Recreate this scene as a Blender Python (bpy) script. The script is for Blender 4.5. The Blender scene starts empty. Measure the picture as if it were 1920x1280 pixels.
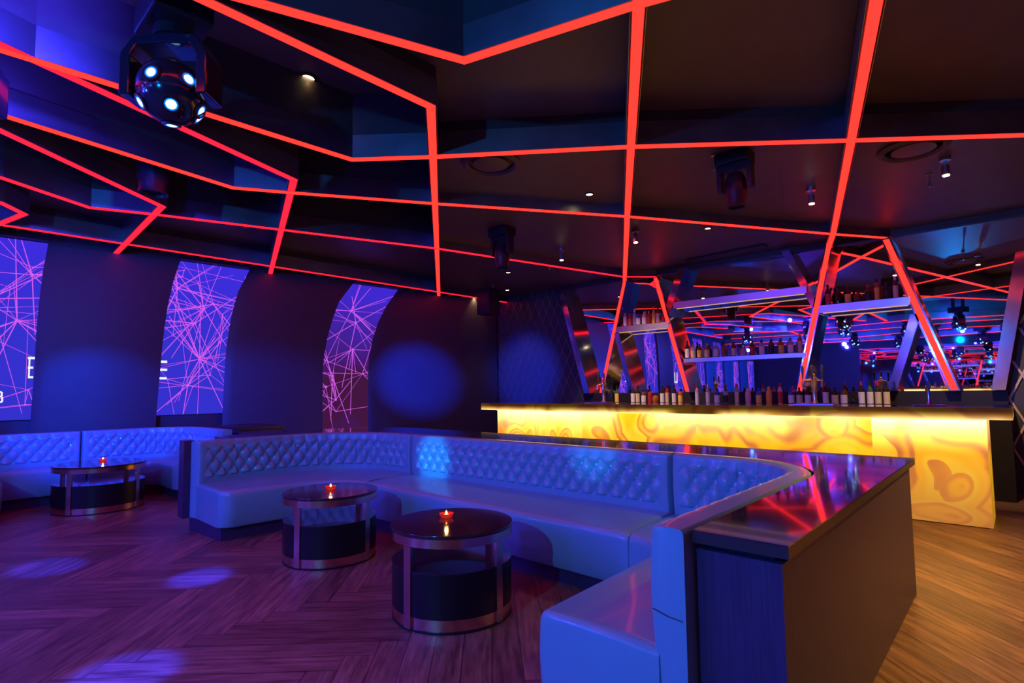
import bpy, math, random
from math import sin, cos, pi, sqrt
from mathutils import Vector, Matrix

# ------------------------------------------------------------------ camera
F, PITCH, ROLL, YAW, CY, H = 1033.67, .06755568, -.012429242, -.743672242, 661.571, 1.3
fw = Vector((sin(YAW)*cos(PITCH), cos(YAW)*cos(PITCH), sin(PITCH)))
_r = Vector((cos(YAW), -sin(YAW), 0)); _u = _r.cross(fw)
rt = _r*cos(ROLL) + _u*sin(ROLL); up = -_r*sin(ROLL) + _u*cos(ROLL)
CAM = Vector((0, 0, H))
C = bpy.context.scene.collection
cd = bpy.data.cameras.new('camera'); cam = bpy.data.objects.new('camera', cd); C.objects.link(cam)
cd.sensor_width = 36; cd.lens = F/1920*36; cd.shift_y = (CY-640)/1920; cd.clip_start = .05
cam.matrix_world = Matrix(((rt.x, up.x, -fw.x, 0), (rt.y, up.y, -fw.y, 0), (rt.z, up.z, -fw.z, H), (0, 0, 0, 1)))
S = bpy.context.scene; S.camera = cam
S.view_settings.view_transform = 'Standard'; S.view_settings.look = 'None'
S.view_settings.exposure = 0.0; S.view_settings.gamma = 1.0; S.view_settings.use_curve_mapping = False
w = bpy.data.worlds.new('night'); S.world = w; w.use_nodes = True
w.node_tree.nodes['Background'].inputs[0].default_value = (.01, .01, .03, 1)
w.node_tree.nodes['Background'].inputs[1].default_value = .1

WARM = (1.0, .62, .25)
def lamp(kind, loc, col, power, size=.1, aim=None, angle=60, blend=.5, parent=None, spec=1.0):
    l = bpy.data.lights.new('lamp_light', kind); o = bpy.data.objects.new('lamp_light', l); C.objects.link(o)
    l.color = col; l.energy = power*(6 if col == WARM else 1); l.specular_factor = spec
    if kind == 'AREA': l.size = size
    else: l.shadow_soft_size = size
    if kind == 'SPOT': l.spot_size = math.radians(angle); l.spot_blend = blend
    o.location = loc
    if aim is not None:
        o.rotation_euler = (Vector(aim)-Vector(loc)).to_track_quat('-Z', 'Y').to_euler()
    if parent:
        o.parent = parent; o.location = Vector(loc)-parent.location
    return o

BLUE = (.0, .15, 1.0); VIO = (.06, .02, 1.0)
# blue and violet wash from the moving heads over the dance floor behind the camera
for loc, col, e, sz in (((-1.2, -2.2, 2.58), (.0, .27, 1.0), 330, .05), ((-5.2, -2.6, 2.58), VIO, 170, .05), ((-3.9, -1.25, 2.58), (.03, .05, 1), 90, .05),
                        ((-6.9, -1.6, 2.58), (.01, .08, 1), 110, .05),
                        # the upward lenses of the same lights, close under the ceiling
                        ((-1.2, -2.6, 3.35), (.02, .05, 1), 45, .05), ((-5.2, -3.0, 3.35), (.05, .03, 1), 45, .05), ((-3.9, -1.7, 3.35), (.02, .04, 1), 40, .05),
                        ((-.2, -4.6, 3.35), (.02, .05, 1), 45, .05), ((-6.9, -2.0, 3.35), (.02, .06, 1), 40, .05), ((-5.0, .2, 3.3), (.05, .03, 1), 60, .05), ((-2.6, -5.0, 3.3), (.05, .04, 1), 60, .05),
                        ((-2.2, -7.8, 2.6), (.02, .06, 1), 330, .05), ((-6.4, -6.6, 2.6), (.01, .07, 1), 420, .05), ((-1.5, -8.6, 3.3), (.03, .04, 1), 80, .05), ((-5.5, -9.6, 3.0), (.06, .03, 1), 150, .05)):
    lamp('POINT', loc, col, e, sz)

# ------------------------------------------------------------------ survey helpers (photo point -> point on a plane of the room)
def ray(x, y): return fw + rt*((x-960)/F) - up*((y-CY)/F)
def atz(x, y, z): d = ray(x, y); return CAM + d*((z-H)/d.z)
def aty(x, y, Y): d = ray(x, y); return CAM + d*(Y/d.y)
def wallx(y, off=0): return -9.55 + .073*y + off
def onwall(x, y, off=0):
    d = ray(x, y); t = (-9.55+off)/(d.x-.073*d.y); return CAM + d*t

# ------------------------------------------------------------------ materials
def new(name):
    m = bpy.data.materials.new(name); m.use_nodes = True
    return m, m.node_tree, m.node_tree.nodes['Principled BSDF']
def pri(name, col, rough=.5, metal=0, spec=.5, trans=0, coat=0, noise=0, scale=8, bump=0, stretch=(1, 1, 1), emit=None, es=0, ior=1.45):
    m, nt, b = new(name)
    b.inputs['Base Color'].default_value = (*col, 1); b.inputs['Roughness'].default_value = rough
    b.inputs['Metallic'].default_value = metal; b.inputs['Specular IOR Level'].default_value = spec
    b.inputs['Transmission Weight'].default_value = trans; b.inputs['Coat Weight'].default_value = coat
    b.inputs['Coat Roughness'].default_value = .08; b.inputs['IOR'].default_value = ior
    tc = nt.nodes.new('ShaderNodeTexCoord'); mp = nt.nodes.new('ShaderNodeMapping'); nz = nt.nodes.new('ShaderNodeTexNoise')
    nt.links.new(tc.outputs['Object'], mp.inputs[0]); nt.links.new(mp.outputs[0], nz.inputs[0])
    mp.inputs['Scale'].default_value = stretch; nz.inputs['Scale'].default_value = scale; nz.inputs['Detail'].default_value = 5
    mx = nt.nodes.new('ShaderNodeMix'); mx.data_type = 'RGBA'
    mx.inputs[6].default_value = (*[c*(1-noise) for c in col], 1); mx.inputs[7].default_value = (*[min(1, c*(1+noise)) for c in col], 1)
    nt.links.new(nz.outputs[0], mx.inputs[0]); nt.links.new(mx.outputs[2], b.inputs['Base Color'])
    if bump:
        bp = nt.nodes.new('ShaderNodeBump'); bp.inputs['Strength'].default_value = bump; bp.inputs['Distance'].default_value = .01
        nt.links.new(nz.outputs[0], bp.inputs['Height']); nt.links.new(bp.outputs[0], b.inputs['Normal'])
    if emit: b.inputs['Emission Color'].default_value = (*emit, 1); b.inputs['Emission Strength'].default_value = es
    return m
def emis(name, col, s):
    m = bpy.data.materials.new(name); m.use_nodes = True; nt = m.node_tree; nt.nodes.clear()
    o = nt.nodes.new('ShaderNodeOutputMaterial'); e = nt.nodes.new('ShaderNodeEmission')
    e.inputs[0].default_value = (*col, 1); e.inputs[1].default_value = s; nt.links.new(e.outputs[0], o.inputs[0]); return m

M = dict(
    dark=pri('dark paint', (.06, .045, .05), .4, noise=.2),
    ceil=pri('brown ceiling paint', (.13, .085, .075), .45, noise=.2, scale=3),
    wall=pri('black wall paint', (.055, .05, .07), .5, noise=.15),
    steel=pri('brushed steel', (.55, .55, .58), .28, 1, noise=.25, scale=6, bump=.06, stretch=(1, 1, 6)),
    band=pri('worn steel band', (.34, .34, .38), .38, 1, noise=.5, scale=3, bump=.05),
    mirror=pri('mirror glass', (.86, .86, .9), .012, 1),
    mpost=pri('polished steel', (.62, .6, .68), .1, 1, noise=.25, scale=4, bump=.03),
    led=emis('red led', (1.0, .016, .011), 4.0),
    led_pink=emis('pinkish red led', (1.0, .006, .016), 4.0),
    leather=pri('silver leather', (.17, .46, .54), .29, 0, .7, noise=.06, scale=60, bump=.04, coat=.35),
    wood=pri('dark stained wood', (.062, .038, .10), .42, noise=.5, scale=9, bump=.1, stretch=(14, 14, .5)),
    gloss=pri('black gloss counter', (.02, .012, .016), .04, 0, .9, coat=1),
    edge=pri('dark slab edge', (.05, .035, .035), .3, noise=.3, scale=14),
    copper=pri('copper metal', (.80, .46, .36), .22, 1, noise=.12, scale=5, stretch=(3, 3, .2)),
    drum=pri('black drum', (.012, .010, .014), .32),
    drumtop=pri('black glossy shelf', (.03, .02, .04), .08, coat=.6),
    tabletop=pri('dark wood top', (.045, .022, .022), .12, noise=.3, scale=5, stretch=(1, 8, 1), coat=.5),
    black=pri('black plastic', (.014, .014, .018), .35),
    chrome=pri('gold chrome', (.95, .80, .50), .24, 1),
    silver=pri('chrome', (.8, .8, .85), .12, 1),
    lens=emis('blue lens', (.50, .74, 1.0), 2.2),
    halo=emis('lens halo glow', (.0, .16, 1.0), 1.6),
    lens_hot=emis('blue lens hot', (.5, .8, 1.0), 14),
    shelf_fill=emis('added shelf glow', (1.0, .55, .22), .8),
    warm=emis('warm lamp', (1.0, .72, .32), 14),
    flame=emis('flame', (1.0, .55, .12), 12),
    redglass=pri('red glass', (.55, .02, .03), .08, trans=.6, emit=(1, .06, .02), es=.15),
    white=emis('white lettering', (.9, .95, 1.0), 1.0),
    line=emis('magenta line', (.74, .12, .95), .9),
    hub=emis('pink node', (1.0, .35, .95), 1.0),
    wire=pri('steel wire', (.5, .48, .6), .3, .9),
    slat=pri('lattice strap', (.62, .50, .60), .5, 0),
    cab=pri('back counter', (.008, .006, .01), .55),
)
# plank floor in herringbone, laid at 45 degrees to the room
def floor_mat():
    m, nt, b = new('herringbone floor'); N = nt.nodes; Lk = nt.links
    def mt(op, a, b_=None, c=None):
        n = N.new('ShaderNodeMath'); n.operation = op
        for i, v in enumerate((a, b_, c)):
            if v is None: continue
            if isinstance(v, (int, float)): n.inputs[i].default_value = v
            else: Lk.new(v, n.inputs[i])
        return n.outputs[0]
    tc = N.new('ShaderNodeTexCoord'); sp = N.new('ShaderNodeSeparateXYZ'); Lk.new(tc.outputs['Object'], sp.inputs[0])
    W, n = .145, 8
    k = .70710678/W
    u = mt('ADD', mt('MULTIPLY', sp.outputs[0], k), mt('MULTIPLY', sp.outputs[1], k)); u = mt('ADD', u, 400)
    v = mt('SUBTRACT', mt('MULTIPLY', sp.outputs[1], k), mt('MULTIPLY', sp.outputs[0], k)); v = mt('ADD', v, 400.3)
    i = mt('FLOOR', u); j = mt('FLOOR', v); fu = mt('FRACT', u); fv = mt('FRACT', v)
    q = mt('FLOORED_MODULO', mt('SUBTRACT', i, j), 2*n)
    hz = mt('LESS_THAN', q, n-.5)
    q2 = mt('SUBTRACT', 2*n-1, q)
    along = mt('ADD', mt('MULTIPLY', hz, mt('ADD', q, fu)), mt('MULTIPLY', mt('SUBTRACT', 1, hz), mt('ADD', q2, fv)))
    cross = mt('ADD', mt('MULTIPLY', hz, fv), mt('MULTIPLY', mt('SUBTRACT', 1, hz), fu))
    ia = mt('ADD', mt('MULTIPLY', hz, mt('SUBTRACT', i, q)), mt('MULTIPLY', mt('SUBTRACT', 1, hz), i))
    ja = mt('ADD', mt('MULTIPLY', hz, j), mt('MULTIPLY', mt('SUBTRACT', 1, hz), mt('SUBTRACT', j, q2)))
    cb = N.new('ShaderNodeCombineXYZ'); Lk.new(ia, cb.inputs[0]); Lk.new(ja, cb.inputs[1]); Lk.new(hz, cb.inputs[2])
    wn = N.new('ShaderNodeTexWhiteNoise'); Lk.new(cb.outputs[0], wn.inputs[0])
    g = N.new('ShaderNodeCombineXYZ'); Lk.new(mt('MULTIPLY', along, .16), g.inputs[0]); Lk.new(mt('MULTIPLY', cross, 1.6), g.inputs[1]); Lk.new(mt('MULTIPLY', wn.outputs[0], 40), g.inputs[2])
    nz = N.new('ShaderNodeTexNoise'); Lk.new(g.outputs[0], nz.inputs[0]); nz.inputs['Scale'].default_value = 3.2; nz.inputs['Detail'].default_value = 8; nz.inputs['Roughness'].default_value = .65
    cr = N.new('ShaderNodeValToRGB'); Lk.new(nz.outputs[0], cr.inputs[0])
    cr.color_ramp.elements[0].position = .34; cr.color_ramp.elements[0].color = (.11, .05, .042, 1)
    cr.color_ramp.elements[1].position = .66; cr.color_ramp.elements[1].color = (.34, .185, .14, 1)
    edge = mt('MINIMUM', mt('MINIMUM', cross, mt('SUBTRACT', 1, cross)), mt('MINIMUM', along, mt('SUBTRACT', n, along)))
    gap = mt('LESS_THAN', edge, .018)
    val = mt('MULTIPLY', mt('ADD', .62, mt('MULTIPLY', wn.outputs[0], .6)), mt('SUBTRACT', 1, mt('MULTIPLY', gap, .7)))
    mx = N.new('ShaderNodeMix'); mx.data_type = 'RGBA'; mx.blend_type = 'MULTIPLY'; mx.inputs[0].default_value = 1
    cv = N.new('ShaderNodeCombineColor'); [Lk.new(val, cv.inputs[t]) for t in range(3)]
    Lk.new(cr.outputs[0], mx.inputs[6]); Lk.new(cv.outputs[0], mx.inputs[7]); Lk.new(mx.outputs[2], b.inputs['Base Color'])
    rg = mt('ADD', .30, mt('MULTIPLY', nz.outputs[0], .22)); Lk.new(rg, b.inputs['Roughness'])
    bp = N.new('ShaderNodeBump'); bp.inputs['Strength'].default_value = .25; bp.inputs['Distance'].default_value = .004
    Lk.new(mt('SUBTRACT', nz.outputs[0], gap), bp.inputs['Height']); Lk.new(bp.outputs[0], b.inputs['Normal'])
    return m
M['floor'] = floor_mat()

# backlit onyx slab: agate bands around a few centres, lamps strongest along the top edge
def onyx(name, centres, seed, base=1.0, hot=2.2, zlo=0.0, zhi=1.0, knee=.55, pink=0.0):
    m = bpy.data.materials.new(name); m.use_nodes = True; nt = m.node_tree; N = nt.nodes; Lk = nt.links
    b = N['Principled BSDF']
    def mt(op, a, b_=None, clamp=False):
        n = N.new('ShaderNodeMath'); n.operation = op; n.use_clamp = clamp
        for i, v in enumerate((a, b_)):
            if v is None: continue
            if isinstance(v, (int, float)): n.inputs[i].default_value = v
            else: Lk.new(v, n.inputs[i])
        return n.outputs[0]
    tc = N.new('ShaderNodeTexCoord'); sp = N.new('ShaderNodeSeparateXYZ'); Lk.new(tc.outputs['Object'], sp.inputs[0])
    nz = N.new('ShaderNodeTexNoise'); nz.inputs['Scale'].default_value = 1.5; nz.inputs['Detail'].default_value = 4
    mp = N.new('ShaderNodeMapping'); mp.inputs['Location'].default_value = (seed, seed*2, 0); Lk.new(tc.outputs['Object'], mp.inputs[0]); Lk.new(mp.outputs[0], nz.inputs[0])
    d = None
    for (cx, cz, sx, sz) in centres:
        dx = mt('MULTIPLY', mt('SUBTRACT', sp.outputs[0], cx+3.3), 1/sx); dz = mt('MULTIPLY', mt('SUBTRACT', sp.outputs[2], cz), 1/sz)
        q = mt('SQRT', mt('ADD', mt('MULTIPLY', dx, dx), mt('MULTIPLY', dz, dz)))
        d = q if d is None else mt('MINIMUM', d, q)
    nz.inputs['Scale'].default_value = .85; nz.inputs['Distortion'].default_value = .5; nz.inputs['Detail'].default_value = 2.5
    near = mt('SUBTRACT', 1, mt('MULTIPLY', d, .62), True)                # how close to the heart of an agate eye
    fld = mt('ADD', mt('MULTIPLY', nz.outputs[0], 1.7), mt('MULTIPLY', near, .36))
    fine = mt('ADD', .5, mt('MULTIPLY', mt('SINE', mt('MULTIPLY', fld, 46)), .5))
    vein = mt('POWER', mt('ADD', .5, mt('MULTIPLY', mt('SINE', mt('MULTIPLY', fld, 15)), .5)), 7)
    wide = mt('FRACT', mt('MULTIPLY', fld, 2.6))
    big = N.new('ShaderNodeTexNoise'); big.inputs['Scale'].default_value = 1.9; Lk.new(mp.outputs[0], big.inputs[0])
    t = mt('ADD', mt('MULTIPLY', wide, .42), mt('ADD', mt('MULTIPLY', fine, .14), mt('MULTIPLY', big.outputs[0], .62)))
    t = mt('SUBTRACT', t, mt('MULTIPLY', vein, .22))
    cr = N.new('ShaderNodeValToRGB'); Lk.new(t, cr.inputs[0]); e = cr.color_ramp.elements
    e[0].position = .24; e[0].color = (.55, .15, .02, 1); e[1].position = .82; e[1].color = (1.0, .58, .02, 1)
    for p, c in ((.37, (.80, .27, .02, 1)), (.49, (1.0, .40, .006, 1)), (.66, (1.0, .50, .008, 1))):
        x = e.new(p); x.color = c
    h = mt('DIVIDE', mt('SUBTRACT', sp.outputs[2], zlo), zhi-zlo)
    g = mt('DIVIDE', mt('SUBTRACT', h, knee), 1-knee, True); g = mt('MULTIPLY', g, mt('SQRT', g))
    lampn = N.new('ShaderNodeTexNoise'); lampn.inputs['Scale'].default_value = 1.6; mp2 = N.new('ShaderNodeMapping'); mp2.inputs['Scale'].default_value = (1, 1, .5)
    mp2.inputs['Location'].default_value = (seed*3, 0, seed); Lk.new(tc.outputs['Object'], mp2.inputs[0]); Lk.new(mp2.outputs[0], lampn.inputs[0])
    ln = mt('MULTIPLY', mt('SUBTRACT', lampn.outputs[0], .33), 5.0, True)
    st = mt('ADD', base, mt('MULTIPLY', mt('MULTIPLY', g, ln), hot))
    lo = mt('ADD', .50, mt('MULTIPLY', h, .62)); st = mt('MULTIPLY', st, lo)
    hm = N.new('ShaderNodeMix'); hm.data_type = 'RGBA'; Lk.new(mt('MULTIPLY', mt('MULTIPLY', g, ln), .8), hm.inputs[0]); 
    pk = N.new('ShaderNodeMix'); pk.data_type = 'RGBA'; pk.inputs[7].default_value = (.86, .30, .075, 1); Lk.new(cr.outputs[0], pk.inputs[6])
    Lk.new(mt('MULTIPLY', mt('SUBTRACT', .85, h, True), pink), pk.inputs[0]); Lk.new(pk.outputs[2], hm.inputs[6]); hm.inputs[7].default_value = (1, .74, .28, 1)
    Lk.new(hm.outputs[2], b.inputs['Emission Color']); Lk.new(st, b.inputs['Emission Strength'])
    b.inputs['Base Color'].default_value = (.09, .04, .004, 1); b.inputs['Roughness'].default_value = .15; b.inputs['Specular IOR Level'].default_value = .12
    return m

def screen_mat(name, top, bot, z0, z1):
    m = bpy.data.materials.new(name); m.use_nodes = True; nt = m.node_tree; N = nt.nodes; Lk = nt.links; N.clear()
    o = N.new('ShaderNodeOutputMaterial'); e = N.new('ShaderNodeEmission'); Lk.new(e.outputs[0], o.inputs[0])
    tc = N.new('ShaderNodeTexCoord'); sp = N.new('ShaderNodeSeparateXYZ'); Lk.new(tc.outputs['Object'], sp.inputs[0])
    mr = N.new('ShaderNodeMapRange'); Lk.new(sp.outputs[2], mr.inputs[0]); mr.inputs[1].default_value = z0; mr.inputs[2].default_value = z1
    nz = N.new('ShaderNodeTexNoise'); nz.inputs['Scale'].default_value = 1.4; Lk.new(tc.outputs['Object'], nz.inputs[0])
    ad = N.new('ShaderNodeMath'); ad.operation = 'MULTIPLY_ADD'; Lk.new(nz.outputs[0], ad.inputs[0]); ad.inputs[1].default_value = .5; Lk.new(mr.outputs[0], ad.inputs[2])
    sb = N.new('ShaderNodeMath'); sb.operation = 'SUBTRACT'; Lk.new(ad.outputs[0], sb.inputs[0]); sb.inputs[1].default_value = .25; sb.use_clamp = True
    mx = N.new('ShaderNodeMix'); mx.data_type = 'RGBA'; mx.inputs[6].default_value = (*bot, 1); mx.inputs[7].default_value = (*top, 1)
    Lk.new(sb.outputs[0], mx.inputs[0]); Lk.new(mx.outputs[2], e.inputs[0]); e.inputs[1].default_value = 1.0
    return m

# ------------------------------------------------------------------ mesh helpers
class MB:
    def __init__(s): s.v = []; s.f = []
    def add(s, vs, fs):
        n = len(s.v); s.v += [tuple(p) for p in vs]; s.f += [tuple(i+n for i in f) for f in fs]; return s
    def prism(s, pa, pb):      # two matching loops joined
        n = len(pa); vs = list(pa)+list(pb)
        return s.add(vs, [tuple(reversed(range(n))), tuple(range(n, 2*n))]+[(i, (i+1) % n, n+(i+1) % n, n+i) for i in range(n)])
    def box(s, a, b):
        x0, y0, z0 = a; x1, y1, z1 = b
        return s.prism([(x0, y0, z0), (x1, y0, z0), (x1, y1, z0), (x0, y1, z0)], [(x0, y0, z1), (x1, y0, z1), (x1, y1, z1), (x0, y1, z1)])
    def ext(s, xy, z0, z1): return s.prism([(p[0], p[1], z0) for p in xy], [(p[0], p[1], z1) for p in xy])
    def lathe(s, prof, n=24, c=(0, 0, 0), axis=None, ang=(0, 2*pi)):
        vs = []; fs = []; full = abs(ang[1]-ang[0]-2*pi) < 1e-6
        R = Matrix.Identity(3) if axis is None else Vector(axis).normalized().to_track_quat('Z', 'Y').to_matrix()
        m = n if full else n+1
        for r, z in prof:
            for k in range(m):
                a = ang[0]+(ang[1]-ang[0])*k/n; p = R @ Vector((r*cos(a), r*sin(a), z)); vs.append((p.x+c[0], p.y+c[1], p.z+c[2]))
        for i in range(len(prof)-1):
            for k in range(n):
                k2 = (k+1) % m; fs.append((i*m+k, i*m+k2, (i+1)*m+k2, (i+1)*m+k))
        if full:
            if prof[0][0] > 1e-5: fs.append(tuple(reversed(range(m))))
            if prof[-1][0] > 1e-5: fs.append(tuple((len(prof)-1)*m+k for k in range(m)))
        return s.add(vs, fs)
    def tube(s, pts, r, n=8):
        pts = [Vector(p) for p in pts]; vs = []; fs = []
        for i, p in enumerate(pts):
            t = (pts[min(i+1, len(pts)-1)]-pts[max(i-1, 0)]).normalized(); q = t.to_track_quat('Z', 'Y').to_matrix()
            for k in range(n):
                a = 2*pi*k/n; vs.append(p + q @ Vector((r*cos(a), r*sin(a), 0)))
        for i in range(len(pts)-1):
            for k in range(n): fs.append((i*n+k, i*n+(k+1) % n, (i+1)*n+(k+1) % n, (i+1)*n+k))
        fs += [tuple(reversed(range(n))), tuple((len(pts)-1)*n+k for k in range(n))]
        return s.add(vs, fs)
    def sphere(s, c, r, n=24, sz=1):
        prof = [(max(0, r*sin(pi*i/(n//2))), -r*sz*cos(pi*i/(n//2))) for i in range(n//2+1)]
        return s.lathe(prof, n, c)
def obj(name, mb, mat, parent=None, smooth=False, bevel=0, local=False):
    me = bpy.data.meshes.new(name); v = mb.v
    if parent is not None and not local:
        l = parent.location if parent.parent is None else parent.parent.location
        v = [(a-l.x, b-l.y, c-l.z) for a, b, c in v]
    me.from_pydata(v, [], mb.f); me.materials.append(mat if not isinstance(mat, str) else M[mat])
    import bmesh
    bm = bmesh.new(); bm.from_mesh(me); bmesh.ops.remove_doubles(bm, verts=bm.verts, dist=1e-5); bmesh.ops.recalc_face_normals(bm, faces=bm.faces)
    if bevel: bmesh.ops.bevel(bm, geom=bm.edges[:], offset=bevel, segments=2, affect='EDGES', profile=.5)
    bm.to_mesh(me); bm.free()
    if smooth:
        me.polygons.foreach_set('use_smooth', [True]*len(me.polygons))
        if smooth != 'all': me.set_sharp_from_angle(angle=math.radians(38))
    o = bpy.data.objects.new(name, me); C.objects.link(o)
    if parent is not None: o.parent = parent
    return o
def tag(o, label, cat, group=None):
    o['label'] = label; o['category'] = cat
    if group: o['group'] = group
    return o
def thing(name, label, cat, loc=(0, 0, 0), group=None):
    o = bpy.data.objects.new(name, None); C.objects.link(o); o.location = loc; o.empty_display_size = .1
    return tag(o, label, cat, group)
def struct(name, mb, mat, **k):
    o = obj(name, mb, mat, **k); o['kind'] = 'structure'; return o
def dup(root, loc, label, rotz=None, group=None):
    r = root.copy(); C.objects.link(r); r.location = loc; r['label'] = label
    if rotz is not None: r.rotation_euler = (0, 0, rotz)
    if group: r['group'] = group
    def rec(src, dst):
        for ch in src.children:
            if ch.type == 'LIGHT': continue
            c = ch.copy(); C.objects.link(c); c.parent = dst; rec(ch, c)
    rec(root, r); return r
def p2(v): return (v[0], v[1])

# ------------------------------------------------------------------ room shell
XR, YB, YM, ZC, ZL, ZS, ZB = 3.6, -12.7, 9.0, 3.85, 3.58, 3.3, 3.41
struct('floor', MB().ext([(wallx(YB)-.1, YB), (XR, YB), (XR, 9.6), (wallx(9.6)-.1, 9.6)], -.1, 0), 'floor')
struct('ceiling', MB().ext([(wallx(YB)-.1, YB), (XR, YB), (XR, 9.6), (wallx(9.6)-.1, 9.6)], ZC, ZC+.1), 'ceil')
struct('wall_left', MB().prism([(wallx(YB)-.1, YB, 0), (wallx(YB), YB, 0), (wallx(9.2), 9.2, 0), (wallx(9.2)-.1, 9.2, 0)],
                             [(wallx(YB)-.1, YB, ZC), (wallx(YB), YB, ZC), (wallx(9.2), 9.2, ZC), (wallx(9.2)-.1, 9.2, ZC)]), 'wall')
struct('wall_right', MB().box((XR, YB, 0), (XR+.1, 9.6, ZC)), 'wall')
struct('wall_front', MB().box((-10.5, YB-.1, 0), (XR, YB, ZC)), 'wall')
struct('wall_back', MB().box((-9.3, YM+.06, 0), (XR, YM+.16, ZC)), 'wall')

P = {k: p2(atz(*v, ZS)) for k, v in dict(Q0=(385, 0), A0=(470, 0), A=(870, 112), AB=(1190, 8), Q=(808, 199), D=(551, 336), De=(505, 520), R0=(0, 82),
     R20=(0, 91), Cc=(660, 298), C2=(812, 293), C3=(1180, 274), C4=(1596, 262), C5=(1920, 252), S10=(0, 213), S11=(437, 351), S12=(544, 360), S13=(820, 381),
     S14=(1178, 405), S15=(1562, 438), S16=(1660, 445), S20=(0, 243), S21=(304, 386), S2e=(207, 485), S30=(0, 331), S31=(168, 388), S32=(292, 401), S33=(531, 430),
     S34=(820, 465), S35=(1168, 518), S36=(1230, 518), G0=(0, 378), G=(45, 400), G2=(0, 418), B0=(0, 420), B1=(955, 567), V0=(1198, 0), V1=(1183, 274),
     W0=(1643, 0), W1=(1596, 262), W2=(1562, 438), Qe=(823, 563), Qf=(803, 205)).items()}
def ext_(a, b, d):  # continue from b away from a
    v = (Vector(b)-Vector(a)).normalized(); return tuple(Vector(b)+v*d)
def clipw(a, b):   # cut b back to the left wall
    a = Vector(a); b = Vector(b); f = lambda p: p.x-(-9.55+.073*p.y)-.02
    if f(b) > 0: return tuple(b)
    t = f(a)/(f(a)-f(b)); return tuple(a+(b-a)*t)
# dropped ceiling field over the bar side
low = [ext_(P['Q'], P['Q0'], 3.2), P['Q0'], P['Q'], clipw(P['Q'], P['Qe']), (wallx(9.0), 9.0), (XR, 9.0), (XR, 4.3), P['AB'], P['A'], P['A0'], ext_(P['A'], P['A0'], 3.1)]
struct('ceiling', MB().ext(low, ZL, ZC-.002), 'ceil')

low2 = [P['S30'], P['S31'], P['S32'], P['S33'], P['S34'], p2(atz(823, 475, ZS)), clipw(P['Q'], P['Qe']), (wallx(7.6), 7.6), (wallx(-.6), -.6), (-6.6, -.6)]
struct('ceiling', MB().ext(low2, ZL, ZC-.004), 'ceil')

low3 = [P['C2'], P['C3'], P['C4'], P['C5'], (2.7, 8.1), (XR, 8.6), (XR, 9.06), (wallx(9.05), 9.05), clipw(P['Q'], P['Qe'])]
struct('ceiling', MB().ext(low3, ZB, ZL-.002), 'ceil')

def offset_line(pts, off):
    out = []
    for i, p in enumerate(pts):
        p = Vector(p); d0 = (p-Vector(pts[i-1])).normalized() if i else None
        d1 = (Vector(pts[i+1])-p).normalized() if i < len(pts)-1 else None
        if d0 is None: d0 = d1
        if d1 is None: d1 = d0
        n = Vector((-(d0+d1).y, (d0+d1).x)).normalized(); c = n.dot(Vector((-d0.y, d0.x)))
        out.append(p+n*off/max(.35, c))
    return out
def strip(mb, pts, hw, z0, z1):
    a = offset_line(pts, hw); b = offset_line(pts, -hw)
    for i in range(len(pts)-1):
        q = [a[i], a[i+1], b[i+1], b[i]]
        mb.ext(q, z0, z1)
    return mb
ribn = 0
def rib(pts, label, led_='led', wd=.036, top=ZC-.003):
    global ribn; ribn += 1; e = ribn*.0004
    pts = [Vector(p) for p in pts]
    t = thing('ceiling_light_rib', label, 'ceiling light', (pts[0].x, pts[0].y, ZS), 'red light ribs of the ceiling')
    obj('rib_body', strip(MB(), pts, wd, ZS+e, top), 'dark', t)
    mb = MB()
    for s in (1, -1):
        a = offset_line(pts, s*(wd+.001+e)); b = offset_line(pts, s*(wd+.005+e))
        for i in range(len(pts)-1): mb.ext([a[i], a[i+1], b[i+1], b[i]], ZS-.004-e, ZS+.19)
    obj('steel_band', mb, 'band', t)
    obj('led_strip', strip(MB(), pts, wd-.005, ZS-.008-e, ZS-.002-e), led_, t)
    return t
rib([ext_(P['A'], P['A0'], 3.1), P['A0'], P['A'], P['AB'], (XR-.02, 4.25)], 'red light rib with the V bend at the top of the picture')
rib([ext_(P['Q'], P['Q0'], 3.2), P['Q0'], P['Q'], P['C2'], clipw(P['Q'], P['Qe'])], 'red light rib bending beside the plain ceiling, ending at the last dark pillar')
rib([ext_(P['D'], P['R0'], 2.2), P['R0'], P['D'], clipw(P['D'], P['De'])], 'red light rib with arrow corner right of the ball light, ending beside the second screen', 'led_pink')
rib([(-4.5, -2.0), P['R20'], P['Cc'], P['C2'], P['C3'], P['C4'], P['C5'], (2.7, 8.1)], 'longest red light rib, crossing from the ball light to the right edge')
rib([(-4.9, -1.6), P['S10'], P['S11'], P['S12'], P['S13'], P['S14'], P['S15'], P['S16']], 'red light rib ending at the top of the right lit mirror frame')
rib([(-4.7, -.7), P['S20'], P['S21'], clipw(P['S21'], P['S2e'])], 'red light rib with the arrow corner left of the second screen', 'led_pink')
rib([(-6.3, -1.2), P['S30'], P['S31'], P['S32'], P['S33'], P['S34'], P['S35'], P['S36']], 'red light rib ending at the top of the left lit mirror frame', 'led_pink')
rib([(-7.2, -.6), P['G0'], P['G'], clipw(P['G'], ext_(P['G'], P['G2'], 1.5))], 'short red light rib with a small arrow corner above the first screen', 'led_pink')
rib([(-8.75, -4), P['B0'], P['B1']], 'straight red light rib along the top of the screen wall', 'led_pink')
rib([ext_(P['V1'], P['V0'], 4.2), P['V0'], P['V1'], p2(atz(1176, 405, ZS)), p2(atz(1171, 530, ZS))], 'wide red light rib running down to the left lit frame')
rib([ext_(P['W1'], P['W0'], 5.2), P['W0'], P['W1'], P['W2'], p2(atz(1555, 458, ZS))], 'wide red light rib running down to the right lit frame')
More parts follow.
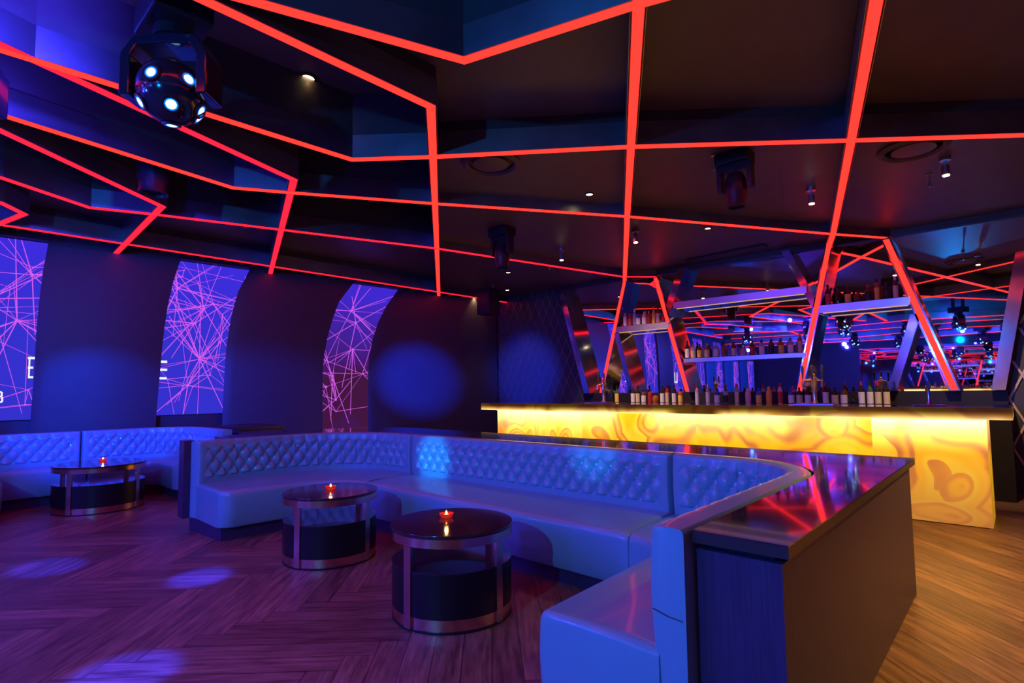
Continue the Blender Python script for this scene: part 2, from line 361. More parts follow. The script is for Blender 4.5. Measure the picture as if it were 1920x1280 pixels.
for k, pts in enumerate(([(-8.4, -2.4), (-5.5, -3.4), (-2.5, -2.6), (.6, -3.6), (3.4, -3)], [(-8.6, -4.6), (-4.6, -5.2), (-1.2, -4.4), (3.4, -5.3)], [(1.2, -9.9), (1.7, -2), (3.3, .8)], [(-6.4, -9.9), (-6.0, -3.3), (-7.4, -1.7)], [(-9.9, -7.2), (-5.4, -8.3), (-1.5, -6.6), (3.4, -8.1)], [(-10.0, -9.6), (-4.2, -10.6), (3.4, -9.2)])):
    rib(pts, ('red zigzag light rib behind the viewer, seen in the bar mirror', 'red zigzag light rib nearest the wall behind the viewer', 'red light rib over the right side behind the viewer', 'bent red light rib over the left booths behind the viewer', 'red zigzag light rib deep behind the viewer', 'red light rib nearest the rear mirror')[k])

# beam above the bar mirror
struct('trim_1', MB().box((-6.9, 8.93, 3.32), (XR, 8.999, ZB-.001)), 'dark')

# ------------------------------------------------------------------ pillars and screens on the left wall
PO = .15
def lerp(a, b, t): return a+(b-a)*t
def wpt(y, z, off): return (wallx(y, off), y, z)
edgeL2 = [(293, 777), (300, 700), (305, 640), (313, 580), (325, 527), (338, 488)]          # near-side of the screens' right and left borders
edgeR2 = [(417, 774), (420, 715), (424, 650), (434, 590), (447, 545), (467, 508)]
edgeR1 = [(57, 784), (64, 700), (68, 620), (74, 560), (80, 510), (90, 459)]
edgeL3 = [(605, 806), (605, 700), (608, 660), (619, 610), (636, 565), (660, 534)]
edgeR3 = [(690, 800), (690, 700), (692, 665), (702, 620), (720, 580), (746, 543)]
def yz(e, off=0): return [(q.y, q.z) for q in (onwall(*p, off) for p in e)]
r1, l2, r2, l3, r3 = yz(edgeR1, .07), yz(edgeL2, PO), yz(edgeR2, .07), yz(edgeL3, PO), yz(edgeR3, .07)
ZP = 3.60
def fixend(e, zb):   # stretch an edge to floor and ceiling
    return [(e[0][0], zb)] + list(e) + [(e[-1][0]+(.05 if len(e) > 1 else 0), ZP)]
def norm(e, m=12, z0=0.0, z1=ZP):
    out = []
    for k in range(m):
        z = lerp(z0, z1, k/(m-1))
        if z <= e[0][1]: out.append((e[0][0], z)); continue
        for a, b in zip(e, e[1:]):
            if a[1] <= z <= b[1]: out.append((lerp(a[0], b[0], (z-a[1])/(b[1]-a[1])), z)); break
        else:
            a, b = e[-2], e[-1]; sl = (b[0]-a[0])/(b[1]-a[1]); out.append((b[0]+sl*(z-b[1]), z))
    return out
def pillar(left, right, label, side=.10):
    L_, R_ = norm(left), norm(right)
    mb = MB(); n = len(L_); V = []
    for (ly, z), (ry, _) in zip(L_, R_):
        lean = max(0, z-1.6)*.05
        V += [wpt(ly, z, .07), wpt(ly+side+lean, z, PO), wpt(ry, z, PO), wpt(ry, z, .07)]
    fs = []
    for i in range(n-1):
        for k in range(4):
            fs.append((i*4+k, i*4+(k+1) % 4, (i+1)*4+(k+1) % 4, (i+1)*4+k))
    fs += [(0, 1, 2, 3), tuple((n-1)*4+k for k in range(4))]
    mb.add(V, fs)
    o = struct('pillar', mb, 'wall', smooth=True)
    return o
def sh(e, d): return [(y+d, z) for y, z in e]
struct_names = []
per = 2.4
pillar(r1, l2, '')
pillar(r2, l3, '')
pillar(r3, [(9.0, 0), (9.0, 3.6)], '')
for k in range(1, 6): pillar(sh(r2, -per*(k+.95)), sh(l2, -per*k+.03), '')
# lintel over the screens and dark sill under them
struct('trim_2', MB().prism([wpt(YB, 3.34, .0), wpt(YB, 3.34, .14), wpt(9, 3.34, .14), wpt(9, 3.34, .0)], [wpt(YB, 3.62, .0), wpt(YB, 3.62, .14), wpt(9, 3.62, .14), wpt(9, 3.62, .0)]), 'dark')

rnd = random.Random(7)
mscr = screen_mat('violet screen', (.055, .022, .80), (.035, .030, .62), 1.0, 3.3)
mscr3 = screen_mat('dim screen', (.05, .022, .62), (.055, .008, .05), .9, 2.6)
def wall_screen(y0, y1, z0, z1, mat, label, hubs, n, seed, letters=()):
    rn = random.Random(seed)
    t = thing('video_screen', label, 'screen', (wallx((y0+y1)/2, .01), (y0+y1)/2, z0), 'glowing screens between the pillars')
    pan = obj('screen_panel', MB().prism([wpt(y0, z0, .003), wpt(y1, z0, .003), wpt(y1, z1, .003), wpt(y0, z1, .003)],
        [wpt(y0, z0, .05), wpt(y1, z0, .05), wpt(y1, z1, .05), wpt(y0, z1, .05)]), mat, t)
    mb = MB(); hb = MB()
    def seg(a, b, wd):
        d = (Vector(b)-Vector(a)); 
        if d.length < .02: return
        nn = Vector((-d.y, d.x)).normalized()*wd
        q = [Vector(a)-nn, Vector(b)-nn*.6, Vector(b)+nn*.6, Vector(a)+nn]
        mb.prism([wpt(p.x, p.y, .052) for p in q], [wpt(p.x, p.y, .056) for p in q])
    def clip(a, b):
        a = Vector(a); b = Vector(b); t1 = 1.0
        for ax, lo, hi in ((0, y0, y1), (1, z0, z1)):
            d = b[ax]-a[ax]
            if d > 1e-6: t1 = min(t1, (hi-a[ax])/d)
            if d < -1e-6: t1 = min(t1, (lo-a[ax])/d)
        return a+(b-a)*max(0, t1)
    pts = [Vector((rn.uniform(y0+.05, y1-.05), rn.uniform(z0+.05, z1-.05))) for _ in range(n)]
    for (hy, hz, k) in hubs:
        for i in range(k):
            a = rn.uniform(0, 2*pi); L = rn.uniform(.35, 1.5); seg((hy, hz), clip((hy, hz), (hy+cos(a)*L, hz+sin(a)*L)), rn.choice((.0025, .004, .006)))
        q = [(hy+.022*cos(x), hz+.022*sin(x)) for x in [i*pi/4 for i in range(8)]]
        hb.prism([wpt(*p, .056) for p in q], [wpt(*p, .060) for p in q])
    for p in pts:
        near = sorted(pts, key=lambda s: (s-p).length)[1:4]
        for q in near: seg(p, q, rn.choice((.002, .003, .0045)))
        a = rn.uniform(0, 2*pi); seg(p, clip(p, p+Vector((cos(a), sin(a)))*rn.uniform(.5, 1.8)), .003)
        q = [(p.x+.012*cos(x), p.y+.012*sin(x)) for x in [i*pi/3 for i in range(6)]]
        hb.prism([wpt(*s, .056) for s in q], [wpt(*s, .060) for s in q])
    nl = len(mb.f); mb.add(hb.v, hb.f); no = obj('network_pattern', mb, 'line', t)
    for let in letters:
        lb = MB()
        for (a, b, c, d) in let:
            lb.prism([wpt(a, c, .058), wpt(b, c, .058), wpt(b, d, .058), wpt(a, d, .058)], [wpt(a, c, .064), wpt(b, c, .064), wpt(b, d, .064), wpt(a, d, .064)])
        obj('letter', lb, 'white', pan)
    return t
def wl(px_, py_): q = onwall(px_, py_, .05); return q.y, q.z
def bar(x0, y0, x1, y1):
    a = wl(x0, y1); b = wl(x1, y0); return (a[0], b[0], a[1], b[1])
EB = [bar(52, 669, 57, 709), bar(52, 669, 66, 673), bar(52, 687, 62, 691), bar(52, 705, 62, 709)]
BB = [bar(-6, 733, -2, 755), bar(-6, 733, 3, 736), bar(-6, 742, 3, 745), bar(-6, 752, 4, 755), bar(1, 735, 5, 743), bar(2, 744, 6, 753)]
TT = [bar(293, 676, 313, 680), bar(293, 691, 313, 695), bar(293, 707, 312, 711)]
h2a, h2b, h2c = wl(374, 673), wl(333, 540), wl(382, 579)
wall_screen(-.25, 1.75, 1.0, 3.325, mscr, 'violet network screen at the left edge of the picture, with letters at its bottom', [(*wl(32, 601), 16), (*wl(60, 515), 9), (*wl(-20, 560), 9)], 16, 3, [EB, BB])
wall_screen(2.05, 4.35, 1.0, 3.325, mscr, 'violet network screen with three white bars at its left border', [(*h2a, 22), (*h2b, 18), (*h2c, 12), (*wl(352, 722), 10), (*wl(400, 570), 12), (*wl(365, 606), 8)], 22, 5, [[b_] for b_ in TT])
wall_screen(4.6, 7.0, .62, 3.325, mscr3, 'dimmer network screen nearest the bar, purple lines over maroon', [(*wl(658, 583), 16), (*wl(661, 655), 10), (*wl(623, 705), 7), (*wl(611, 725), 6), (*wl(629, 749), 8), (*wl(667, 605), 8)], 9, 9)
ULET = [(-1.75, -1.70, 1.55, 1.9), (-1.52, -1.47, 1.55, 1.9), (-1.75, -1.47, 1.5, 1.56)]
for k in range(1, 6):
    wall_screen(2.0-per*(k+.95), 4.3-per*(k+.95)-.1, 1.0, 3.325, mscr, ('violet network screen with a white U, seen only in the bar mirror', 'violet network screen two bays behind the viewer', 'violet network screen three bays behind the viewer', 'violet network screen four bays behind the viewer', 'violet network screen nearest the far rear mirror')[k-1], [(-per*k+.7, 1.6, 14), (-per*k+.5, 2.6, 14)], 18, 20+k, [ULET] if k == 1 else ())

# ------------------------------------------------------------------ upholstered banquettes
def arc(c, r, a0, a1, n=8): return [(c[0]+r*cos(math.radians(lerp(a0, a1, i/n))), c[1]+r*sin(math.radians(lerp(a0, a1, i/n)))) for i in range(n+1)]
def resample(pts, step=None, n=None):
    P_ = [Vector(p) for p in pts]; L = [0]
    for a, b in zip(P_, P_[1:]): L.append(L[-1]+(b-a).length)
    if n is None: n = max(2, int(round(L[-1]/step))+1)
    out = []; j = 0
    for i in range(n):
        s = L[-1]*i/(n-1)
        while j < len(P_)-2 and L[j+1] < s: j += 1
        t = (s-L[j])/max(1e-9, L[j+1]-L[j]); out.append(P_[j].lerp(P_[j+1], t))
    return out, L[-1]
def backrest(parent, path, side, z0=.42, z1=.846, th=.13, a=.135, rows=4, row0=.772, b=.088, name='backrest'):
    """path = outer line; side=+1 when the seat lies to the right of the walking direction"""
    pts, L = resample(path, n=max(8, int(round(L_of(path)/a))*10+1)); n = len(pts); per_u = L/max(1, round(L/a))
    # normals
    nr = []
    for i in range(n):
        t = (pts[min(i+1, n-1)]-pts[max(i-1, 0)]).normalized(); nr.append(Vector((t.y, -t.x))*side)
    prof = []
    ztop = z1
    zs = [.12, .27] + [z0+(row0+.05-z0)*k/34 for k in range(35)]
    V = []; fs = []; cols = None
    for i in range(n):
        u = L*i/(n-1); col = []
        ed = min(u, L-u); er = .035
        pull = 0 if ed > er else (er-sqrt(max(0, er*er-(er-ed)**2)))
        for z in zs:
            v = (z-row0)/b            # row index downwards is negative
            uu = u/per_u+.25
            s = uu+v/2; t = uu-v/2
            if v > 0.0:
                f = abs(sin(pi*uu)); fade = max(0, 1-v*.9); h = (f**.45)*.022*(.35+.65*fade)+.006
            elif v < -(rows-1)-.15: h = .012
            else:
                f = abs(sin(pi*s))*abs(sin(pi*t)); h = .042*(f**.5)
            e_ = min(1, max(0, (ed-.05)/.07)); h = h*e_+.026*(1-e_)*(.55+.45*sin(pi*(z-z0)/(z1-z0)))
            o = th-.022+h
            col.append((o-pull, z))
        zt = zs[-1]; rr = (z1-zt)
        o_end = col[-1][0]
        for k in range(1, 8):       # rounded roll over the top
            an = pi/2*k/7; col.append((o_end-.045*(1-cos(an)), zt+rr*sin(an)))
        o2 = o_end-.045
        for k in range(1, 5): col.append((lerp(o2, .02, k/4), z1-.0005*k))
        for k in range(1, 4): an = pi/2*k/3; col.append((.02-.02*sin(an), z1-.02*(1-cos(an))))
        col.append((0, .12))
        V += [(pts[i].x+nr[i].x*o, pts[i].y+nr[i].y*o, z) for o, z in col]
        cols = len(col)
    for i in range(n-1):
        for k in range(cols): k2 = (k+1) % cols; fs.append((i*cols+k, i*cols+k2, (i+1)*cols+k2, (i+1)*cols+k))
    fs += [tuple(range(cols)), tuple((n-1)*cols+k for k in range(cols))]
    return obj(name, MB().add(V, fs), 'leather', parent, smooth='all' if False else True)
def L_of(path): return sum((Vector(b)-Vector(a)).length for a, b in zip(path, path[1:]))
def at_frac(path, L, f):
    d = L_of(path)*f; P_ = [Vector(p) for p in path]
    for a, b in zip(P_, P_[1:]):
        l = (b-a).length
        if d <= l+1e-9: return a.lerp(b, d/l if l else 0)
        d -= l
    return P_[-1]
def seat(parent, back, front, z1=.44, z0=.12, r=.05, ends=(.02, .02)):
    L = L_of(front); st = set()
    for k in range(41): st.add(round(k/40, 5))
    for q in range(9):
        x = (1-cos(pi/2*q/8))
        if ends[0] > .01: st.add(round(ends[0]*x/L, 5))
        if ends[1] > .01: st.add(round(1-ends[1]*x/L, 5))
    st = sorted(st); V = []; fs = []; m = None; n = len(st)
    for f in st:
        b_, f_ = at_frac(back, 0, f), at_frac(front, 0, f); s0 = f*L; s1 = (1-f)*L
        cut = 0; dz = 0
        for sd, e in ((s0, ends[0]), (s1, ends[1])):
            if sd < e: cut = max(cut, e-sqrt(max(0, e*e-(e-sd)**2)))
            if sd < .025: dz = max(dz, .025-sqrt(max(0, .025**2-(.025-sd)**2)))
        d = (f_-b_); ln = d.length-cut; d.normalize()
        zt1 = z1-dz; col = [(0, zt1)]
        for k in range(1, 6): col.append((lerp(0, ln-r, k/6), zt1+.006*sin(pi*k/6)))
        for k in range(0, 7): an = pi/2*k/6; col.append((ln-r+r*sin(an), zt1-r+r*cos(an)))
        col += [(ln+.006, lerp(z0, z1, .5)), (ln, z0+.02), (ln-.015, z0), (0, z0)]
        V += [(b_.x+d.x*o, b_.y+d.y*o, z) for o, z in col]; m = len(col)
    for i in range(n-1):
        for k in range(m): k2 = (k+1) % m; fs.append((i*m+k, i*m+k2, (i+1)*m+k2, (i+1)*m+k))
    fs += [tuple(range(m)), tuple((n-1)*m+k for k in range(m))]
    return obj('seat_cushion', MB().add(V, fs), 'leather', parent, smooth=True)

sofa = thing('tufted_banquette', 'large curved tufted banquette wrapped round the two foreground tables', 'sofa', (-3.4, 2.9, 0))
XL, XRt, YBk = -6.08, -.825, 3.73
left_path = [(XL+.12, 1.86), (XL+.03, 2.25), (XL, 2.72)] + arc((XL+1.01, 2.72), 1.01, 180, 90, 10)[1:] + [(-4.80, YBk)]
mid_path = [(-4.785, YBk), (-1.84, YBk)]
right_path = [(-1.825, YBk), (-1.50, YBk)] + arc((-1.445, 3.11), .62, 90, 0, 10)[1:] + [(XRt, 1.70)]
backrest(sofa, left_path, 1); backrest(sofa, mid_path, 1); backrest(sofa, right_path, 1)
ins = lambda path, o: [tuple(p) for p in offset_line([Vector(p) for p in path], -o)]
lp, mp_, rp = ins(left_path, .10), ins(mid_path, .10), ins(right_path, .10)
lf = [(-5.19, 1.87), (-5.17, 2.45)] + arc((-4.62, 2.45), .55, 180, 97, 8)[1:] + [(-4.72, 3.0)]
seat(sofa, lp, lf, ends=(.12, .012))
seat(sofa, mp_, [(-4.705, 2.98), (-1.77, 2.93)], ends=(.012, .012))
seat(sofa, rp, [(-1.755, 2.93)] + arc((-1.80, 2.60), .33, 85, 0, 8) + [(-1.455, 1.70)], ends=(.012, .045))
# wooden plinth under the seats
pl = MB()
def loft(mb, A, B, z0, z1, n=40):
    a, _ = resample(A, n=n); b, _ = resample(B, n=n); V = []; fs = []
    for p, q in zip(a, b): V += [(p.x, p.y, z0), (q.x, q.y, z0), (q.x, q.y, z1), (p.x, p.y, z1)]
    for i in range(n-1):
        for k in range(4): fs.append((i*4+k, i*4+(k+1) % 4, (i+1)*4+(k+1) % 4, (i+1)*4+k))
    fs += [(0, 1, 2, 3), tuple((n-1)*4+k for k in range(4))]
    return mb.add(V, fs)
loft(pl, left_path, [(-5.27, 1.9), (-5.25, 2.45)] + arc((-4.62, 2.45), .62, 180, 97, 8)[1:] + [(-4.66, 3.07)], 0, .118)
loft(pl, mid_path, [(-4.66, 3.07), (-1.8, 3.02)], 0, .118)
loft(pl, right_path, [(-1.8, 3.02)] + arc((-1.80, 2.60), .42, 85, 0, 8) + [(-1.38, 1.76)], 0, .118)
obj('plinth', pl, 'wood', sofa)
# solid end panel and stitched seams on the right arm end
for zz in (.30, .56): obj('stitched_seam', MB().tube([(XRt-.01, 1.698, zz-.005), (XRt-.06, 1.695, zz), (XRt-.115, 1.698, zz+.012)], .002), 'edge', sofa)
# backrest lower body down to the floor on both ends


sofa2 = thing('tufted_banquette', 'tufted blue-lit banquette booth under the screens at the left, round a copper table', 'sofa', (-8.5, 1.5, 0))
p1 = [(-7.45, -.02), (-8.72, -.02)] + arc((-8.72, .33), .35, 270, 180, 6)[1:] + [(-9.07, 1.50)]
p2_ = [(-9.07, 1.515), (-9.07, 2.10)] + arc((-8.35, 2.10), .72, 180, 90, 8)[1:] + [(-7.52, 2.82)]
backrest(sofa2, p1, 1); backrest(sofa2, p2_, 1)
seat(sofa2, ins(p1, .1), [(-7.62, .66), (-8.35, .66)] + arc((-8.35, .86), .2, 270, 180, 5)[1:] + [(-8.55, 1.50)], ends=(.1, .012))
seat(sofa2, ins(p2_, .1), [(-8.55, 1.515), (-8.55, 1.98)] + arc((-8.3, 1.98), .25, 180, 90, 6)[1:] + [(-7.72, 2.23)], ends=(.012, .1))
pl = MB(); loft(pl, p1, [(-7.62, .58), (-8.43, .58), (-8.62, .8), (-8.63, 1.5)], 0, .118); loft(pl, p2_, [(-8.63, 1.5), (-8.63, 2.0), (-8.4, 2.3), (-7.72, 2.31)], 0, .118)
obj('plinth', pl, 'wood', sofa2)


# ------------------------------------------------------------------ counter wrapped round the foreground banquette
cnt = thing('drinks_counter', 'dark wooden counter with black glossy top wrapped behind the foreground banquette', 'counter', (-.7, 3, 0))
outer_far = [(-.549, 4.30), (-3.6, 4.30)] + [(-4.45, 4.30), (-5.4, 4.31)] + arc((-5.62, 3.42), .88, 90, 180, 8) + [(-6.52, 2.6), (-6.50, 2.2), (-6.5, 2.05)]
innerR = list(reversed(right_path)); 
def inner_poly(o):
    full = left_path[:-1] + [(-4.79, YBk), (-1.83, YBk)] + right_path[1:]
    return [tuple(p) for p in offset_line([Vector(p) for p in full], o)]
inn = inner_poly(.012)           # left end ... right arm end
body = [(-.549, 1.767)] + outer_far + [inn[0][:1] and (-6.5, 1.86)] 
# body as loft between the sofa line and the outer line
A_in = [tuple(p) for p in inner_poly(.012)]
A_out = [(-6.50, 1.85), (-6.50, 2.2), (-6.52, 2.6)] + list(reversed(arc((-5.62, 3.42), .90, 90, 180, 8))) + [(-5.0, 4.30), (-.549, 4.30)]
def wrap(mb, z0, z1, oi, oo):
    ip = inner_poly(.012+oi)
    # split in two lofts so the corner at the right stays square
    cut = len(left_path)-1+1
    li = ip[1:cut]; ri = ip[cut:]
    lo_ = offset_line([Vector(p) for p in [(-6.50, 2.27), (-6.52, 2.6)] + list(reversed(arc((-5.62, 3.42), .90, 90, 180, 8))) + [(-4.65, 4.30)]], oo)
    loft(mb, li, [tuple(p) for p in lo_], z0, z1)
    x1 = -.549+oo; y1 = 4.30+oo; y0 = 1.767-oo
    li2 = [ip[cut-1], (-1.79, ip[cut][1])]
    loft(mb, li2, [(-4.65, y1), (-1.79, y1)], z0, z1, 2)
    poly = [(-1.79, y1), (-1.79, YBk+.012+oi)] + [p for p in ip[cut+1:-1]] + [(ip[-1][0], y0), (x1, y0), (x1, y1)]
    # concave: build as fan quads from the outer corner path
    inner_ = [(-1.79, YBk+.012+oi)] + [tuple(p) for p in ip[cut+1:-1]] + [(ip[-1][0], y0)]
    outer_ = [(-1.79, y1), (x1, y1), (x1, y0)]
    a, _ = resample(inner_, n=41)
    # outer stations: reach the corner at the middle of the arc
    la, _ = resample([(-1.79, y1), (x1, y1)], n=17); lb_, _ = resample([(x1, y1), (x1, y0)], n=25)
    o_ = la+lb_[1:]
    V = []; fs = []
    for p, q in zip(a, o_): V += [(p.x, p.y, z0), (q.x, q.y, z0), (q.x, q.y, z1), (p.x, p.y, z1)]
    for i in range(len(a)-1):
        for k in range(4): fs.append((i*4+k, i*4+(k+1) % 4, (i+1)*4+(k+1) % 4, (i+1)*4+k))
    fs += [(0, 1, 2, 3), tuple((len(a)-1)*4+k for k in range(4))]
    return mb.add(V, fs)
obj('counter_body', wrap(MB(), 0, .775, 0, 0), 'wood', cnt)
obj('shadow_gap', wrap(MB(), .776, .799, .01, -.03), 'black', cnt)
obj('counter_edge', wrap(MB(), .80, .8345, .0, .028), 'edge', cnt)
obj('counter_glass', wrap(MB(), .8347, .84, .0, .028), 'gloss', cnt)
obj('left_end_panel', MB().box((-6.11, 1.80, .115), (-5.966, 1.89, .85)), 'wood', cnt)

cb = thing('low_cabinet', 'low brown wooden cabinet behind the end of the left booth', 'cabinet', (-8.2, 3.3, 0))
obj('cabinet_body', MB().box((-8.75, 3.05, 0), (-7.9, 3.65, .80)), 'wood', cb); obj('cabinet_top', MB().box((-8.78, 3.02, .80), (-7.87, 3.68, .84)), 'edge', cb)

# ------------------------------------------------------------------ round tables with candles
def round_table(c, label, R=.365, leg0=-86, base=True):
    k = R/.365
    t = thing('round_table', label, 'table', (c[0], c[1], 0), 'round copper-banded tables')
    X, Y = c
    obj('table_base', MB().lathe([(R*.97, 0), (R*.97, .012)], 48, (X, Y, 0)), 'black', t)
    obj('base_ring', MB().lathe([(R*.955, .0125), (R*.955, .075), (R*.90, .075), (R*.90, .0125), (R*.955, .0125)], 56, (X, Y, 0)), 'copper', t, smooth=True)
    obj('drum', MB().lathe([(0, .0755), (R*.972, .0755), (R*.972, .312), (0, .312)], 56, (X, Y, 0)), 'drum', t, smooth=True)
    obj('drum_shelf', MB().lathe([(0, .313), (R*.975, .313), (R*.975, .318), (0, .318)], 56, (X, Y, 0)), 'drumtop', t, smooth=True)
    obj('rim_band', MB().lathe([(R*.99, .452), (R*.99, .500), (R*.93, .500), (R*.93, .452), (R*.99, .452)], 56, (X, Y, 0)), 'copper', t, smooth=True)
    obj('tabletop', MB().lathe([(0, .5005), (R*.995, .5005), (R, .504), (R, .516), (R*.995, .52), (0, .52)], 64, (X, Y, 0)), 'tabletop', t, smooth=True)
    for q in range(4):
        a = math.radians(leg0+90*q); w_ = .026; ca, sa = cos(a), sin(a)
        def pt(r, s): return (X+ca*r-sa*s, Y+sa*r+ca*s)
        obj('leg', MB().ext([pt(R*.945, -w_), pt(R*.993, -w_), pt(R*.993, w_), pt(R*.945, w_)], .013, .4515), 'copper', t)
    return t
T1, T2, T3 = (-4.12, 2.31), (-2.57, 2.24), (-7.93, 1.52)
round_table(T2, 'round copper-banded table with black drum, the nearer one in front of the banquette', leg0=-84)
round_table(T1, 'round copper-banded table with black drum, the farther one inside the foreground banquette', leg0=-70)
round_table(T3, 'wide round copper table standing in the left booth', R=.45, leg0=-48)
def candle(c, label):
    t = thing('tealight_candle', label, 'candle', (c[0], c[1], .5205), 'candles on the round tables')
    X, Y = c
    obj('glass_holder', MB().lathe([(.02, .521), (.035, .523), (.046, .545), (.043, .545), (.030, .529), (0, .527)], 16, (X, Y, 0)), 'redglass', t, smooth=True)
    obj('wax', MB().lathe([(0, .5275), (.018, .5275), (.018, .536), (0, .536)], 14, (X, Y, 0)), pri('wax', (.8, .7, .6), .5, emit=(1, .4, .1), es=1.2), t)
    obj('flame', MB().lathe([(0, .537), (.006, .541), (.007, .547), (.003, .557), (0, .563)], 10, (X, Y, 0)), 'flame', t, smooth=True)
    lamp('POINT', (X, Y, .60), (1, .45, .12), .35, .01, parent=t)
candle(p2(atz(837, 966, .53)), 'lit tealight in a red glass on the nearer table')
candle(p2(atz(620, 914, .53)), 'lit tealight in a red glass on the farther table of the foreground banquette')
candle(p2(atz(193, 862, .53)), 'lit tealight in a red glass on the table of the left booth')

# ------------------------------------------------------------------ bar
bar_ = thing('illuminated_bar', 'long bar with glowing amber onyx front and overhanging onyx top', 'bar counter', (-3.3, 6.6, 0))
yf = 6.616; x0b, x1b = -6.43, -.25; zt = .985
seams = [x0b] + [aty(x, 800, yf).x for x in (1091, 1305, 1634)] + [x1b]
def cen(*l): return [(aty(x, y, yf).x, aty(x, y, yf).z, sx, sz) for x, y, sx, sz in l]
cs = [cen((968, 818, .16, .13), (1036, 816, .10, .2), (996, 812, .14, .2), (1060, 822, .12, .16)), cen((1122, 812, .34, .26), (1165, 846, .5, .22), (1262, 846, .42, .26), (1215, 796, .22, .16)),
      cen((1466, 806, .36, .22), (1560, 800, .16, .16), (1530, 872, .6, .24), (1395, 838, .6, .2), (1600, 842, .5, .18)), cen((1742, 866, .30, .24), (1806, 912, .17, .19), (1790, 968, .42, .10))]
mo = [onyx('onyx %d' % i, c, 3.1*i+1.7, *(([1.3, 2.2]), ([1.3, 1.3]), ([1.3, 1.2]), ([1.15, 3.4]))[i], zlo=0, zhi=zt, knee=(.5, .6, .62, .64)[i], pink=(.2, .1, .1, .85)[i]) for i, c in enumerate(cs)]
for i in range(4):
    o = obj('onyx_panel', MB().box((seams[i]+.0015, yf, .01), (seams[i+1]-.0015, yf+.03, zt-.001)), mo[i], bar_)
mend = onyx('onyx end', [(-.2, .3, .3, 1.2)], 9.3, .75, .8, 0, zt)
obj('onyx_end_panel', MB().box((x1b-.03, yf+.031, .01), (x1b, yf+.62, zt-.001)), mend, bar_)
obj('bar_carcass', MB().box((x0b+.01, yf+.035, .0), (x1b-.035, yf+.60, zt-.002)), 'black', bar_)
mtop = onyx('onyx top', [(-3, 1, 3, .4), (-5, .9, 1, .4), (-1.2, .9, 1.2, .3)], 5.5, .12, 0, 0.9, 1.1)
# slab edge: glow of the lamps below put into the colour of its lower part
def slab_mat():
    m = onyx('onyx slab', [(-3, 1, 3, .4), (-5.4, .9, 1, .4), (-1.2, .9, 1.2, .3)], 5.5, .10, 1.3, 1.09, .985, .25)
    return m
ms = slab_mat()
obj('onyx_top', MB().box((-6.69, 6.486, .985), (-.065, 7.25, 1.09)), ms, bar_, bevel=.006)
obj('top_surface', MB().box((-6.68, 6.50, 1.0905), (-.075, 7.24, 1.093)), pri('polished stone', (.35, .22, .14), .06, coat=1, noise=.5, scale=3), bar_)
# light strip under the overhang
obj('under_light', MB().box((x0b+.02, 6.575, .972), (x1b-.02, 6.595, .984)), emis('warm strip', (1.0, .62, .12), 3.0), bar_)

# beer towers, trays, faucet
def tower(px_, label, handles=3):
    b = aty(px_, 752, 6.95); X, Y = b.x, 6.95; z = 1.0935
    t = thing('beer_tower', label, 'beer tap', (X, Y, z), 'beer towers on the bar')
    obj('column', MB().lathe([(.038, 0), (.034, .02), (.022, .05), (.024, .14), (.038, .26), (.046, .285), (.040, .305), (0, .32)], 20, (X, Y, z)), 'chrome', t, smooth=True)
    obj('finial', MB().sphere((X, Y, z+.335), .02, 12), 'chrome', t, smooth=True)
    for k in range(handles):
        s = k-(handles-1)/2
        dx = s*.10
        f_ = obj('faucet', MB().tube([(X+dx*.3, Y-.02, z+.285), (X+dx, Y-.05, z+.275), (X+dx, Y-.085, z+.265), (X+dx, Y-.09, z+.20)], .010), 'chrome', t, smooth=True)
        h = obj('tap_handle', MB().lathe([(.007, 0), (.009, .03), (.017, .12), (.013, .155), (0, .165)], 12, (X+dx, Y-.055, z+.285)), 'black', f_, smooth=True)
    return X, Y, z
for px_, lb_, h in ((1132, 'gold beer tower at the left end of the bar', 2), (1528, 'gold beer tower at the middle of the bar, three black handles', 3)):
    X, Y, z = tower(px_, lb_, h)
    x0, x1 = (aty(1104, 755, 6.7).x, aty(1146, 755, 6.7).x) if px_ < 1300 else (aty(1494, 755, 6.7).x, aty(1568, 755, 6.7).x)
    t = thing('drip_tray', 'shallow steel drip tray in front of the '+('left' if px_ < 1300 else 'middle')+' beer tower', 'drip tray', ((x0+x1)/2, 6.7, z), 'drip trays on the bar')
    obj('tray', MB().box((x0, 6.58, z), (x1, 6.82, z+.022)), 'steel', t, bevel=.003); obj('grille', MB().box((x0+.02, 6.60, z+.0225), (x1-.02, 6.80, z+.026)), 'silver', t)
X = aty(1742, 750, 7.0).x; z = 1.0935
t = thing('water_faucet', 'small chrome faucet standing near the right end of the bar', 'faucet', (X, 7.0, z))
obj('round_tray', MB().lathe([(0, 0), (.13, 0), (.14, .008), (.12, .010), (0, .006)], 24, (X, 7.0, z)), 'silver', t, smooth=True)
obj('stem', MB().lathe([(.022, .0105), (.016, .03), (.012, .14), (.014, .19), (0, .2)], 14, (X, 7.0, z)), 'silver', t, smooth=True)
obj('spout', MB().tube([(X, 7.0, z+.17), (X-.01, 6.96, z+.20), (X-.012, 6.92, z+.185), (X-.012, 6.91, z+.15)], .008), 'silver', t, smooth=True)
obj('lever', MB().box((X-.012, 6.985, z+.201), (X+.012, 7.03, z+.235)), 'black', t)

# back counter
bc = thing('back_counter', 'black back counter under the bar mirror', 'counter', (-3.2, 8.6, 0))
obj('counter_body', MB().box((-6.35, 8.25, 0), (-.1, 9.0, 1.02)), 'cab', bc); obj('counter_top', MB().box((-6.37, 8.22, 1.021), (-.08, 8.99, 1.05)), 'cab', bc)
obj('splashback', MB().box((-6.3, 8.90, 1.051), (-.12, 8.995, 1.226)), 'cab', bc)

